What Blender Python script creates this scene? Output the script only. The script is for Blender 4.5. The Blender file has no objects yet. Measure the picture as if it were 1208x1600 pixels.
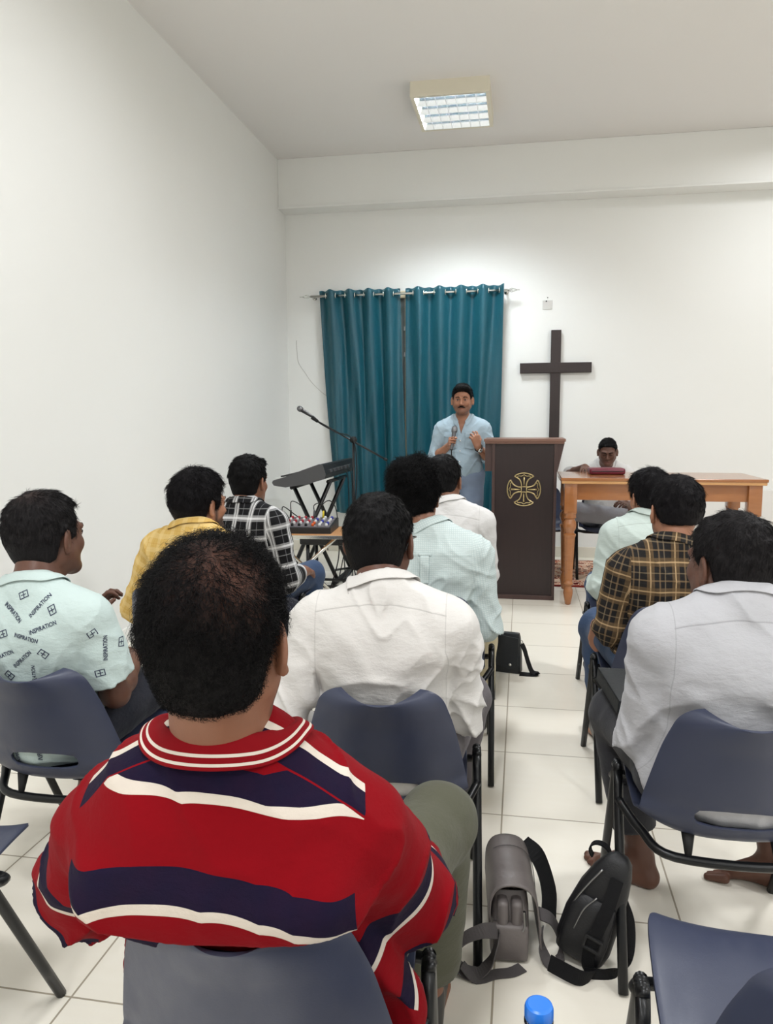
import bpy, bmesh, math, random
import numpy as np
from mathutils import Vector, Matrix
from mathutils.bvhtree import BVHTree

random.seed(7)
SC = bpy.context.scene
COL = SC.collection
PI = math.pi

# ------------------------------------------------------------------ camera
F_PX = 1185.0
YAW, PITCH, ROLL = math.radians(10.1), math.radians(6.95), math.radians(0.25)
EYE = Vector((0, 0, 1.4))
fw = Vector((-math.sin(YAW) * math.cos(PITCH), math.cos(YAW) * math.cos(PITCH), -math.sin(PITCH)))
rt0 = Vector((math.cos(YAW), math.sin(YAW), 0))
up0 = rt0.cross(fw)
rt = rt0 * math.cos(ROLL) - up0 * math.sin(ROLL)
up = rt0 * math.sin(ROLL) + up0 * math.cos(ROLL)
cam_d = bpy.data.cameras.new('camera')
cam_d.sensor_fit = 'VERTICAL'
cam_d.sensor_height = 36.0
cam_d.sensor_width = 27.18
cam_d.lens = F_PX / 1600 * 36.0
cam_d.clip_start = 0.02
cam = bpy.data.objects.new('camera', cam_d)
COL.objects.link(cam)
cam.matrix_world = Matrix((
    (rt.x, up.x, -fw.x, EYE.x), (rt.y, up.y, -fw.y, EYE.y), (rt.z, up.z, -fw.z, EYE.z), (0, 0, 0, 1)))
SC.camera = cam

# ------------------------------------------------------------------ world, exposure, lights
WORLD_STRENGTH = 0.35
AREA_POWER = 62.0
TUBE_EMIT = 300.0
SC.view_settings.view_transform = 'Standard'
SC.view_settings.look = 'None'
SC.view_settings.gamma = 1.0
SC.view_settings.use_curve_mapping = False
SC.view_settings.exposure = 0.36
world = bpy.data.worlds.new('world')
SC.world = world
world.use_nodes = True
world.node_tree.nodes['Background'].inputs[0].default_value = (0.9, 0.95, 1.0, 1)
world.node_tree.nodes['Background'].inputs[1].default_value = WORLD_STRENGTH

XL, XR, YB, YF, ZC = -2.45, 4.9, 7.85, -3.2, 3.98      # room: left, right, back wall, wall behind, ceiling
BEAM_Y, BEAM_Z = 7.62, 3.50
for (x, y, k) in ((-0.6, 3.35, 0.42), (-0.6, 0.2, 0.66), (-0.6, -2.3, 0.6), (2.6, 6.55, 0.30), (2.6, 3.35, 0.95), (2.6, 0.2, 0.55), (2.6, -2.3, 0.6)):
    ld = bpy.data.lights.new('ceiling_lamp', 'AREA')
    ld.shape = 'SQUARE'
    ld.size = 0.58
    ld.energy = AREA_POWER * k
    ld.color = (0.95, 0.972, 1.0)
    ld.spread = math.radians(172)
    lo = bpy.data.objects.new('ceiling_lamp', ld)
    lo.location = (x, y, ZC - 0.1)
    COL.objects.link(lo)

# ------------------------------------------------------------------ materials
MATS = {}


class NT:
    """tiny node-tree helper"""
    def __init__(self, name, rough=0.6, spec=0.5, metal=0.0, color=None):
        m = bpy.data.materials.new(name)
        m.use_nodes = True
        self.m, self.t = m, m.node_tree
        self.b = self.t.nodes['Principled BSDF']
        self.b.inputs['Roughness'].default_value = rough
        self.b.inputs['Specular IOR Level'].default_value = spec
        self.b.inputs['Metallic'].default_value = metal
        if color:
            self.b.inputs['Base Color'].default_value = (*color, 1)
        MATS[name] = m

    def n(self, typ, **kw):
        nd = self.t.nodes.new(typ)
        for k, v in kw.items():
            setattr(nd, k, v)
        return nd

    def l(self, a, b):
        self.t.links.new(a, b)

    def val(self, sock, v):
        if isinstance(v, (int, float)):
            sock.default_value = v
        elif isinstance(v, tuple):
            sock.default_value = v if len(v) == len(sock.default_value) else (*v, 1)
        else:
            self.l(v, sock)

    def math(self, op, a, b=0.0, c=0.0):
        nd = self.n('ShaderNodeMath', operation=op)
        for s, v in zip(nd.inputs, (a, b, c)):
            self.val(s, v)
        return nd.outputs[0]

    def mix(self, fac, a, b, blend='MIX'):
        nd = self.n('ShaderNodeMix', data_type='RGBA', blend_type=blend)
        self.val(nd.inputs[0], fac)
        self.val(nd.inputs[6], a)
        self.val(nd.inputs[7], b)
        return nd.outputs[2]

    def attr(self, name):
        return self.n('ShaderNodeAttribute', attribute_name=name)

    def obj(self):
        return self.n('ShaderNodeTexCoord').outputs['Object']

    def sep(self, v):
        nd = self.n('ShaderNodeSeparateXYZ')
        self.l(v, nd.inputs[0])
        return nd.outputs

    def noise(self, scale, detail=3, vec=None, rough=0.5):
        nd = self.n('ShaderNodeTexNoise')
        nd.inputs['Scale'].default_value = scale
        nd.inputs['Detail'].default_value = detail
        nd.inputs['Roughness'].default_value = rough
        if vec is not None:
            self.l(vec, nd.inputs['Vector'])
        return nd.outputs['Fac']

    def stretch(self, vec, s):
        nd = self.n('ShaderNodeMapping')
        nd.inputs['Scale'].default_value = s
        self.l(vec, nd.inputs['Vector'])
        return nd.outputs[0]

    def ramp(self, fac, stops, interp='LINEAR'):
        nd = self.n('ShaderNodeValToRGB')
        cr = nd.color_ramp
        cr.interpolation = interp
        while len(cr.elements) < len(stops):
            cr.elements.new(0.5)
        for e, (p, c) in zip(cr.elements, stops):
            e.position = p
            e.color = (*c, 1) if len(c) == 3 else c
        self.l(fac, nd.inputs[0])
        return nd.outputs[0]

    def color(self, c):
        self.val(self.b.inputs['Base Color'], c)

    def pat(self):
        """cloth coordinates: along the trunk or, past the armhole seam, along the sleeve"""
        a = self.sep(self.attr('pat').outputs['Vector'])
        b = self.sep(self.attr('slv').outputs['Vector'])
        k = self.math('GREATER_THAN', a[2], 0.0)
        u = self.math('MULTIPLY_ADD', k, self.math('SUBTRACT', b[0], a[0]), a[0])
        v = self.math('MULTIPLY_ADD', k, self.math('SUBTRACT', b[1], a[1]), a[1])
        back = self.math('MULTIPLY', self.math('LESS_THAN', b[2], -0.055), self.math('SUBTRACT', 1.0, k))
        return u, v, k, back, b[2], a[2], a[1]

    def bump(self, h, strength=0.2, dist=0.01):
        nd = self.n('ShaderNodeBump')
        nd.inputs['Strength'].default_value = strength
        nd.inputs['Distance'].default_value = dist
        self.l(h, nd.inputs['Height'])
        self.l(nd.outputs[0], self.b.inputs['Normal'])


def srgb(r, g, b):
    f = lambda c: (c / 255 / 12.92) if c / 255 <= 0.04045 else ((c / 255 + 0.055) / 1.055) ** 2.4
    return (f(r), f(g), f(b))


def plain(name, rgb, rough=0.6, spec=0.5, metal=0.0, bump=None):
    n = NT(name, rough, spec, metal, srgb(*rgb))
    if bump:
        n.bump(n.noise(bump[0], 4, n.obj()), bump[1], bump[2] if len(bump) > 2 else 0.01)
    return n


def build_mats():
    n = NT('wall_paint', 0.75, 0.25)
    o = n.obj()
    n.color(n.mix(n.noise(0.9, 4, o), srgb(235, 235, 231), srgb(240, 240, 237)))
    n.bump(n.noise(60, 3, o), 0.05, 0.004)
    plain('ceiling_paint', (233, 230, 227), 0.8, 0.2, bump=(50, 0.04, 0.004))
    n = NT('floor_tile', 0.22, 0.45)
    o = n.obj()
    s = n.sep(o)
    fx = n.math('ABSOLUTE', n.math('SUBTRACT', n.math('FRACT', n.math('ADD', n.math('DIVIDE', n.math('ADD', s[0], 0.047), 0.508), 0.5)), 0.5))
    fy = n.math('ABSOLUTE', n.math('SUBTRACT', n.math('FRACT', n.math('ADD', n.math('DIVIDE', n.math('SUBTRACT', s[1], 2.06), 0.523), 0.5)), 0.5))
    d = n.math('MINIMUM', fx, fy)
    g = n.math('LESS_THAN', d, 0.0052)
    cell = n.n('ShaderNodeCombineXYZ')
    n.l(n.math('FLOOR', n.math('DIVIDE', n.math('ADD', s[0], 0.047), 0.508)), cell.inputs[0])
    n.l(n.math('FLOOR', n.math('DIVIDE', n.math('SUBTRACT', s[1], 2.06), 0.523)), cell.inputs[1])
    wn = n.n('ShaderNodeTexWhiteNoise')
    n.l(cell.outputs[0], wn.inputs['Vector'])
    tile = n.mix(wn.outputs[0], srgb(236, 230, 217), srgb(241, 236, 224))
    tile = n.mix(n.math('MULTIPLY', n.noise(5, 6, n.stretch(o, (1, 7, 1))), 0.35), tile, srgb(230, 221, 203))
    n.color(n.mix(g, tile, srgb(158, 148, 130)))
    n.l(n.math('MULTIPLY_ADD', g, 0.5, 0.2), n.b.inputs['Roughness'])
    n.bump(n.math('SUBTRACT', 1.0, g), 0.25, 0.002)
    plain('skirting_tile', (226, 220, 206), 0.3)
    plain('fixture_enamel', (226, 219, 200), 0.45)
    plain('louvre_metal', (225, 228, 232), 0.12, 0.5, 1.0)
    n = NT('tube_glow', 0.4, 0.5)
    n.b.inputs['Emission Color'].default_value = (0.86, 0.94, 1.0, 1)
    n.b.inputs['Emission Strength'].default_value = TUBE_EMIT
    # curtain
    n = NT('curtain_satin', 0.42, 0.5)
    o = n.obj()
    n.color(n.mix(n.noise(40, 3, n.stretch(o, (8, 8, 0.5))), srgb(8, 62, 76), srgb(18, 82, 96)))
    n.b.inputs['Sheen Weight'].default_value = 0.25
    n.b.inputs['Sheen Tint'].default_value = (*srgb(90, 190, 200), 1)
    n.bump(n.noise(3.2, 5, n.stretch(o, (2.5, 2.5, 0.45))), 0.5, 0.03)
    plain('chrome', (205, 205, 200), 0.22, 0.5, 1.0)
    plain('black_metal', (20, 20, 22), 0.3)
    plain('window_frame', (226, 214, 184), 0.5)
    g = NT('window_glass', 0.08, 0.5, color=srgb(120, 130, 130))
    plain('white_plastic', (232, 230, 226), 0.4)
    plain('crack_grey', (190, 186, 180), 0.8)
    plain('plate_white', (206, 204, 200), 0.4)
    # woods
    n = NT('dark_wood', 0.35, 0.45)
    o = n.obj()
    n.color(n.mix(n.noise(6, 6, n.stretch(o, (9, 9, 0.7))), srgb(34, 25, 25), srgb(48, 34, 33)))
    plain('dark_wood_edge', (118, 84, 70), 0.4)
    n = NT('lectern_edge', 0.35, 0.45)
    o = n.obj()
    n.color(n.mix(n.noise(6, 6, n.stretch(o, (9, 9, 0.7))), srgb(62, 45, 42), srgb(78, 58, 54)))
    n = NT('orange_wood', 0.22, 0.5)
    o = n.obj()
    n.color(n.mix(n.noise(5, 7, n.stretch(o, (1.2, 9, 9)), 0.6), srgb(138, 84, 44), srgb(164, 106, 60)))
    n.b.inputs['Coat Weight'].default_value = 0.4
    n.b.inputs['Coat Roughness'].default_value = 0.08
    n = NT('table_edge_wood', 0.3, 0.5)
    o = n.obj()
    n.color(n.mix(n.noise(7, 6, n.stretch(o, (1.2, 9, 9)), 0.6), srgb(176, 124, 72), srgb(206, 160, 108)))
    n = NT('ply_wood', 0.4, 0.4)
    o = n.obj()
    n.color(n.mix(n.noise(6, 6, n.stretch(o, (1, 9, 9))), srgb(176, 124, 80), srgb(206, 156, 108)))
    plain('brass', (190, 172, 128), 0.3, 0.5, 1.0)
    # chair
    n = NT('navy_plastic', 0.42, 0.45)
    o = n.obj()
    sc = n.noise(3.0, 5, o)
    sc2 = n.noise(28, 4, n.stretch(o, (1, 0.35, 0.5)))
    n.color(n.mix(n.math('MULTIPLY', sc, 0.75), srgb(36, 42, 64), srgb(74, 79, 98)))
    n.l(n.math('MULTIPLY_ADD', sc2, 0.3, 0.26), n.b.inputs['Roughness'])
    n.bump(n.noise(300, 2, o), 0.06, 0.002)
    plain('black_tube', (13, 14, 16), 0.33, 0.35)
    plain('black_rubber', (14, 14, 15), 0.7)
    # devices
    plain('device_black', (24, 24, 26), 0.45)
    plain('device_grey', (74, 74, 76), 0.4)
    plain('key_white', (225, 225, 220), 0.3)
    plain('knob_red', (176, 38, 52), 0.4)
    plain('knob_orange', (226, 98, 40), 0.4)
    plain('knob_blue', (50, 62, 160), 0.4)
    plain('knob_white', (222, 222, 222), 0.4)
    plain('mixer_panel', (96, 92, 96), 0.5)
    plain('plug_yellow', (214, 190, 40), 0.5)
    plain('plug_red', (190, 50, 46), 0.5)
    plain('mic_grille', (120, 120, 122), 0.35, 0.5, 0.9, bump=(900, 0.6, 0.002))
    plain('red_plastic', (150, 28, 38), 0.45)
    n = NT('rug_pile', 0.95, 0.1)
    o = n.obj()
    s = n.sep(o)
    v = n.n('ShaderNodeTexVoronoi')
    v.inputs['Scale'].default_value = 14
    n.l(o, v.inputs['Vector'])
    c = n.ramp(v.outputs['Distance'], [(0.0, srgb(96, 30, 26)), (0.3, srgb(222, 196, 172)), (0.42, srgb(170, 92, 68)), (0.55, srgb(216, 188, 164))], 'CONSTANT')
    edge = n.math('GREATER_THAN', n.math('MAXIMUM', n.math('DIVIDE', n.math('ABSOLUTE', s[0]), 0.92), n.math('DIVIDE', n.math('ABSOLUTE', s[1]), 0.57)), 1.0)
    n.color(n.mix(edge, c, srgb(112, 38, 32)))
    plain('maroon_leather', (104, 28, 46), 0.35, bump=(160, 0.2, 0.004))
    # bags
    plain('grey_leather', (104, 97, 95), 0.45, bump=(120, 0.15, 0.004))
    plain('grey_webbing', (84, 80, 80), 0.8, 0.2, bump=(420, 0.4, 0.003))
    plain('bag_dark_lining', (26, 24, 25), 0.8)
    plain('black_nylon', (22, 22, 25), 0.5, 0.45, bump=(240, 0.25, 0.004))
    plain('black_leather', (32, 35, 38), 0.5, 0.4, bump=(150, 0.2, 0.004))
    plain('black_webbing', (16, 16, 18), 0.75, 0.2, bump=(420, 0.4, 0.003))
    plain('zip_metal', (150, 150, 150), 0.3, 0.5, 1.0)
    n = NT('bottle_plastic', 0.05, 0.5, color=(0.96, 0.98, 1.0))
    n.b.inputs['Transmission Weight'].default_value = 1.0
    n.b.inputs['IOR'].default_value = 1.2
    plain('cap_blue', (30, 110, 205), 0.35)
    # skin: attribute 'tone' r = beard shadow, g = lips
    for nm, c1, c2 in (('skin_brown', (118, 78, 58), (136, 92, 70)), ('skin_dark', (86, 56, 44), (102, 68, 54)), ('skin_tan', (150, 104, 80), (170, 120, 94))):
        n = NT(nm, 0.48, 0.4)
        o = n.obj()
        a = n.attr('tone')
        s = n.sep(a.outputs['Vector'])
        base = n.mix(n.noise(22, 4, o), srgb(*c1), srgb(*c2))
        base = n.mix(n.math('MULTIPLY', s[1], 0.6), base, srgb(104, 52, 48))
        beard = n.math('MULTIPLY', s[0], n.math('MULTIPLY_ADD', n.noise(260, 2, o), 0.6, 0.62))
        n.color(n.mix(beard, base, srgb(22, 17, 16)))
        n.b.inputs['Subsurface Weight'].default_value = 0.06
        n.b.inputs['Subsurface Radius'].default_value = (0.01, 0.004, 0.003)
        n.bump(n.noise(180, 3, o), 0.12, 0.002)
    # hair: attribute 'scalp' = share of scalp showing
    for nm, c, sk in (('hair_black', (11, 10, 11), (86, 58, 48)), ('hair_greying', (24, 22, 23), (92, 66, 58)), ('hair_dark', (17, 15, 17), (86, 58, 48))):
        n = NT(nm, 0.62, 0.11)
        o = n.obj()
        a = n.attr('scalp')
        base = n.mix(n.noise(130, 4, n.stretch(o, (1, 1, 0.3))), srgb(*c), srgb(*[x + 9 for x in c]))
        n.color(n.mix(a.outputs['Fac'], base, srgb(*sk)))
        n.bump(n.noise(200, 3, n.stretch(o, (1, 1, 0.35))), 0.5, 0.006)
    plain('eye_white', (196, 186, 178), 0.6, 0.2)
    plain('eye_iris', (30, 20, 16), 0.15)

    def cloth(name, rgb, rgb2=None, yoke=None, rough=0.85, weave=500, sheen=0.1, fold=0.26):
        n = NT(name, rough, 0.2)
        o = n.obj()
        rgb2 = rgb2 or tuple(max(0, c - 8) for c in rgb)
        col = n.mix(n.noise(7, 4, o), srgb(*rgb), srgb(*rgb2))
        n.b.inputs['Sheen Weight'].default_value = sheen
        h = n.math('MULTIPLY', n.noise(9, 5, n.stretch(o, (1, 1, 1.8)), 0.62), 1.0)
        h = n.math('ADD', h, n.math('MULTIPLY', n.noise(weave, 2, o), 0.04))
        if yoke is not None:
            u, v, k, back, qy, f, tv = n.pat()
            vy = n.math('MULTIPLY_ADD', n.math('MULTIPLY', u, u), 0.9, v)
            # a stitched yoke seam: a shallow step across the back; and the armhole seam
            st = n.math('SMOOTH_MIN', n.math('MAXIMUM', n.math('MULTIPLY', n.math('SUBTRACT', vy, yoke), 260.0), 0.0), 1.0, 0.2)
            line = n.math('MULTIPLY', n.math('LESS_THAN', n.math('ABSOLUTE', n.math('SUBTRACT', vy, yoke)), 0.0014), back)
            arm = n.math('LESS_THAN', n.math('ABSOLUTE', n.math('ADD', f, 0.002)), 0.0012)
            line = n.math('MAXIMUM', line, n.math('MULTIPLY', arm, 0.7))
            h = n.math('ADD', h, n.math('MULTIPLY', st, 0.1))
            col = n.mix(n.math('MULTIPLY', line, 0.35), col, srgb(*[int(c * 0.6) for c in rgb]))
        n.color(col)
        n.bump(h, fold, 0.03)
        return n

    cloth('cloth_white', (216, 213, 209), yoke=0.951)
    cloth('cloth_white_cool', (186, 186, 190), yoke=0.955)
    cloth('cloth_white_plain', (214, 212, 210), yoke=0.93)
    cloth('cloth_pale_mint', (192, 204, 198), yoke=0.90)
    cloth('cloth_polo_mint', (194, 210, 207))
    n = cloth('cloth_denim_shirt', (174, 192, 203), (156, 177, 191))
    cloth('cloth_grey_trouser', (98, 93, 96))
    cloth('cloth_charcoal', (56, 56, 60), fold=0.2)
    cloth('cloth_olive', (84, 84, 70))
    cloth('cloth_navy_trouser', (30, 32, 42))
    cloth('cloth_cream_trouser', (196, 184, 152))
    cloth('cloth_light_grey_trouser', (150, 150, 156))
    cloth('cloth_jeans', (46, 62, 92), (64, 84, 114))
    cloth('cloth_pale_jeans', (142, 156, 178), (120, 136, 160))
    plain('shoe_black', (20, 19, 20), 0.35)
    plain('print_navy', (36, 42, 72), 0.85)
    plain('lens_frame', (18, 18, 20), 0.3)
    # fine stripe mint shirt with yoke
    n = NT('cloth_mint_stripe', 0.85, 0.2)
    u, v, k, back, qy, f, tv = n.pat()
    s = (u, v, k)
    li = n.math('LESS_THAN', n.math('FRACT', n.math('MULTIPLY', s[1], 130.0)), 0.35)
    lj = n.math('LESS_THAN', n.math('FRACT', n.math('MULTIPLY', s[0], 130.0)), 0.3)
    col = n.mix(n.math('MULTIPLY', n.math('MAXIMUM', li, lj), 0.4), srgb(200, 210, 208), srgb(152, 176, 178))
    line = n.math('MULTIPLY', n.math('LESS_THAN', n.math('ABSOLUTE', n.math('SUBTRACT', s[1], 0.882)), 0.0016), back)
    n.color(n.mix(n.math('MULTIPLY', line, 0.4), col, srgb(140, 158, 156)))
    n.bump(n.noise(9, 5, n.stretch(n.obj(), (1, 1, 1.8)), 0.62), 0.28, 0.03)

    def plaid(name, base, bands_u, bands_v, pu, pv, seamdark=0.0):
        """bands: list of (start, end, colour, opacity) in one repeat"""
        n = NT(name, 0.85, 0.2)
        s = n.pat()
        u = n.math('FRACT', n.math('ADD', n.math('DIVIDE', s[0], pu), 100.25))
        v = n.math('FRACT', n.math('ADD', n.math('DIVIDE', s[1], pv), 100.1))
        col = n.mix(n.noise(8, 3, n.obj()), srgb(*base), srgb(*[max(0, c - 5) for c in base]))
        for f, bands in ((u, bands_u), (v, bands_v)):
            for (a, b, c, op) in bands:
                k = n.math('MULTIPLY', n.math('GREATER_THAN', f, a), n.math('LESS_THAN', f, b))
                col = n.mix(n.math('MULTIPLY', k, op), col, srgb(*c))
        n.color(col)
        n.bump(n.noise(9, 5, n.stretch(n.obj(), (1, 1, 1.8)), 0.62), 0.28, 0.03)

    plaid('cloth_plaid_black', (22, 22, 24),
          [(0.1, 0.42, (190, 190, 190), 0.42), (0.16, 0.2, (235, 235, 235), 0.7), (0.3, 0.36, (235, 235, 235), 0.7), (0.7, 0.73, (120, 120, 124), 0.6)],
          [(0.1, 0.4, (190, 190, 190), 0.42), (0.2, 0.3, (236, 236, 236), 0.55), (0.68, 0.72, (150, 150, 150), 0.5)], 0.085, 0.1)
    plaid('cloth_plaid_brown', (36, 34, 34),
          [(0.0, 0.3, (120, 96, 66), 0.45), (0.12, 0.17, (206, 174, 132), 0.6), (0.48, 0.54, (150, 124, 92), 0.4), (0.7, 0.74, (170, 150, 120), 0.35)],
          [(0.0, 0.28, (120, 96, 66), 0.45), (0.11, 0.16, (206, 174, 132), 0.55), (0.5, 0.55, (150, 124, 92), 0.4), (0.76, 0.8, (170, 150, 120), 0.3)], 0.086, 0.10)
    plaid('cloth_plaid_yellow', (210, 174, 100),
          [(0.0, 0.35, (224, 198, 138), 0.5), (0.6, 0.66, (196, 150, 74), 0.4)],
          [(0.0, 0.35, (224, 198, 138), 0.5), (0.6, 0.66, (196, 150, 74), 0.4)], 0.05, 0.05)
    # rugby stripes: pat.y runs up the back, or down the sleeve where pat.z > 0.5
    n = NT('cloth_rugby_stripe', 0.9, 0.06)
    o = n.obj()
    u, v, k, back, qy, f, tv = n.pat()
    wv = n.math('ADD', tv, n.math('MULTIPLY', n.math('SUBTRACT', n.noise(5, 2, n.stretch(o, (1, 1, 0.4))), 0.5), 0.012))
    tx = n.sep(n.attr('pat').outputs['Vector'])[0]
    wv = n.math('MULTIPLY_ADD', tx, 0.08, wv)
    wv = n.math('MULTIPLY_ADD', n.math('MULTIPLY', tx, tx), 1.5, wv)
    # the front panel reaches over the shoulder line with its own stripe
    over = n.math('MULTIPLY', n.math('GREATER_THAN', qy, -0.07), n.math('GREATER_THAN', tv, 0.83))
    wv = n.math('MULTIPLY_ADD', over, n.math('SUBTRACT', n.math('ADD', qy, 1.155), wv), wv)
    wv = n.math('DIVIDE', wv, 1.2)
    red, navy, wht = srgb(122, 8, 18), srgb(20, 20, 42), srgb(206, 196, 184)
    tor = n.ramp(wv, [(p / 1.2, c) for p, c in ((0, red), (0.715, wht), (0.73, navy), (0.775, red), (0.880, wht), (0.893, navy), (0.935, red), (1.001, wht), (1.008, navy), (1.032, red), (1.083, navy), (1.118, wht), (1.131, red))], 'CONSTANT')
    slv = n.ramp(v, [(0, red), (0.10, navy), (0.145, wht), (0.157, red), (0.232, navy), (0.277, wht), (0.289, red)], 'CONSTANT')
    c = n.mix(k, tor, slv)
    n.color(n.mix(n.math('MULTIPLY', n.noise(30, 4, o), 0.10), c, srgb(90, 20, 26)))
    n.b.inputs['Sheen Weight'].default_value = 0.02
    n.bump(n.math('ADD', n.noise(8, 5, n.stretch(o, (1, 1, 1.6)), 0.6), n.math('MULTIPLY', n.noise(700, 2, o), 0.05)), 0.25, 0.03)
    n = NT('cloth_rugby_collar', 0.9, 0.15)
    s = n.sep(n.attr('pat').outputs['Vector'])
    f = n.ramp(s[1], [(0, red), (0.62, wht), (0.7, red), (0.84, wht), (0.92, red)], 'CONSTANT')
    n.color(f)


build_mats()

# ------------------------------------------------------------------ mesh helpers


def link(o, parent=None):
    COL.objects.link(o)
    if parent is not None:
        o.parent = parent
    return o


def tag(o, label=None, cat=None, group=None, kind=None):
    if label:
        o['label'] = label
    if cat:
        o['category'] = cat
    if group:
        o['group'] = group
    if kind:
        o['kind'] = kind
    return o


def empty(name, loc=(0, 0, 0), rz=0.0):
    o = bpy.data.objects.new(name, None)
    o.location = loc
    o.rotation_euler = (0, 0, rz)
    o.empty_display_size = 0.05
    return link(o)


def from_arrays(name, V, F, mat, parent=None, smooth=True, attrs=None):
    me = bpy.data.meshes.new(name)
    V = np.asarray(V, np.float32)
    if isinstance(F, np.ndarray):
        nf, k = F.shape
        me.vertices.add(len(V))
        me.vertices.foreach_set('co', V.ravel())
        me.loops.add(nf * k)
        me.loops.foreach_set('vertex_index', F.astype(np.int32).ravel())
        me.polygons.add(nf)
        me.polygons.foreach_set('loop_start', (np.arange(nf) * k).astype(np.int32))
        me.update(calc_edges=True)
    else:
        me.from_pydata([tuple(map(float, v)) for v in V], [], F)
        me.update()
    me.validate()
    if smooth:
        me.polygons.foreach_set('use_smooth', np.ones(len(me.polygons), bool))
    for nm, arr in (attrs or {}).items():
        arr = np.asarray(arr, np.float32)
        if arr.ndim == 1:
            at = me.attributes.new(nm, 'FLOAT', 'POINT')
            at.data.foreach_set('value', arr)
        else:
            at = me.attributes.new(nm, 'FLOAT_VECTOR', 'POINT')
            at.data.foreach_set('vector', arr.ravel())
    me.materials.append(MATS[mat] if isinstance(mat, str) else mat)
    o = bpy.data.objects.new(name, me)
    return link(o, parent)


class MB:
    """collects geometry for ONE mesh"""
    def __init__(self):
        self.v, self.f = [], []

    def add(self, V, F):
        b = len(self.v)
        self.v += [tuple(map(float, p)) for p in V]
        self.f += [[i + b for i in q] for q in F]
        return self

    def box(self, lo, hi, bev=0.0, M=None):
        bm = bmesh.new()
        bmesh.ops.create_cube(bm, size=1)
        lo, hi = Vector(lo), Vector(hi)
        for v in bm.verts:
            v.co = Vector([(lo[i] + hi[i]) / 2 + v.co[i] * (hi[i] - lo[i]) for i in range(3)])
        if bev > 0:
            bmesh.ops.bevel(bm, geom=list(bm.edges), offset=bev, segments=2, affect='EDGES', profile=0.6)
        if M is not None:
            bmesh.ops.transform(bm, matrix=M, verts=bm.verts)
        bm.verts.index_update()
        self.add([v.co for v in bm.verts], [[v.index for v in f.verts] for f in bm.faces])
        bm.free()
        return self

    def tube(self, pts, r, seg=10, closed=False, caps=True):
        P = [Vector(p) for p in pts]
        n = len(P)
        R = r if isinstance(r, (list, tuple)) else [r] * n
        T = []
        for i in range(n):
            a = P[(i - 1) % n] if (closed or i > 0) else P[i]
            b = P[(i + 1) % n] if (closed or i < n - 1) else P[i]
            T.append((b - a).normalized())
        u = T[0].orthogonal().normalized()
        rings = []
        for i in range(n):
            u = (u - T[i] * u.dot(T[i]))
            u = u.normalized() if u.length > 1e-6 else T[i].orthogonal().normalized()
            w = T[i].cross(u)
            rings.append([P[i] + (u * math.cos(2 * PI * k / seg) + w * math.sin(2 * PI * k / seg)) * R[i] for k in range(seg)])
        V = [p for ring in rings for p in ring]
        F = []
        m = n if closed else n - 1
        for i in range(m):
            for k in range(seg):
                a, b = i * seg + k, i * seg + (k + 1) % seg
                c, d = ((i + 1) % n) * seg + (k + 1) % seg, ((i + 1) % n) * seg + k
                F.append([a, b, c, d])
        if caps and not closed:
            F.append(list(range(seg))[::-1])
            F.append([(n - 1) * seg + k for k in range(seg)])
        return self.add(V, F)

    def lathe(self, prof, seg=24, M=None, caps=True):
        V, F = [], []
        for (r, z) in prof:
            for k in range(seg):
                V.append(Vector((r * math.cos(2 * PI * k / seg), r * math.sin(2 * PI * k / seg), z)))
        n = len(prof)
        for i in range(n - 1):
            for k in range(seg):
                F.append([i * seg + k, i * seg + (k + 1) % seg, (i + 1) * seg + (k + 1) % seg, (i + 1) * seg + k])
        if caps:
            F.append(list(range(seg))[::-1])
            F.append([(n - 1) * seg + k for k in range(seg)])
        if M is not None:
            V = [M @ v for v in V]
        return self.add(V, F)

    def ribbon(self, pts, widths, thick=0.003):
        """pts: centre line; widths: per-point half-width vectors"""
        P = [Vector(p) for p in pts]
        n = len(P)
        W = [Vector(w) for w in widths]
        V = []
        for i in range(n):
            t = (P[min(i + 1, n - 1)] - P[max(i - 1, 0)]).normalized()
            w = W[i] - t * W[i].dot(t)
            w = w.normalized() * W[i].length
            nn = t.cross(w).normalized() * thick / 2
            V += [P[i] - w - nn, P[i] + w - nn, P[i] + w + nn, P[i] - w + nn]
        F = []
        for i in range(n - 1):
            for k in range(4):
                F.append([i * 4 + k, i * 4 + (k + 1) % 4, (i + 1) * 4 + (k + 1) % 4, (i + 1) * 4 + k])
        F.append([3, 2, 1, 0])
        F.append([(n - 1) * 4 + k for k in range(4)])
        return self.add(V, F)

    def grid(self, rows):
        n, m = len(rows), len(rows[0])
        V = [p for r in rows for p in r]
        F = [[i * m + j, i * m + j + 1, (i + 1) * m + j + 1, (i + 1) * m + j] for i in range(n - 1) for j in range(m - 1)]
        return self.add(V, F)

    def build(self, name, mat, parent=None, smooth=False, angle=None):
        o = from_arrays(name, self.v, self.f, mat, parent, smooth)
        bm = bmesh.new()
        bm.from_mesh(o.data)
        bmesh.ops.recalc_face_normals(bm, faces=bm.faces)
        if angle is not None:
            for f in bm.faces:
                f.smooth = True
            for e in bm.edges:
                if len(e.link_faces) == 2 and e.calc_face_angle(0) > math.radians(angle):
                    e.smooth = False
        bm.to_mesh(o.data)
        bm.free()
        return o


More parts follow.
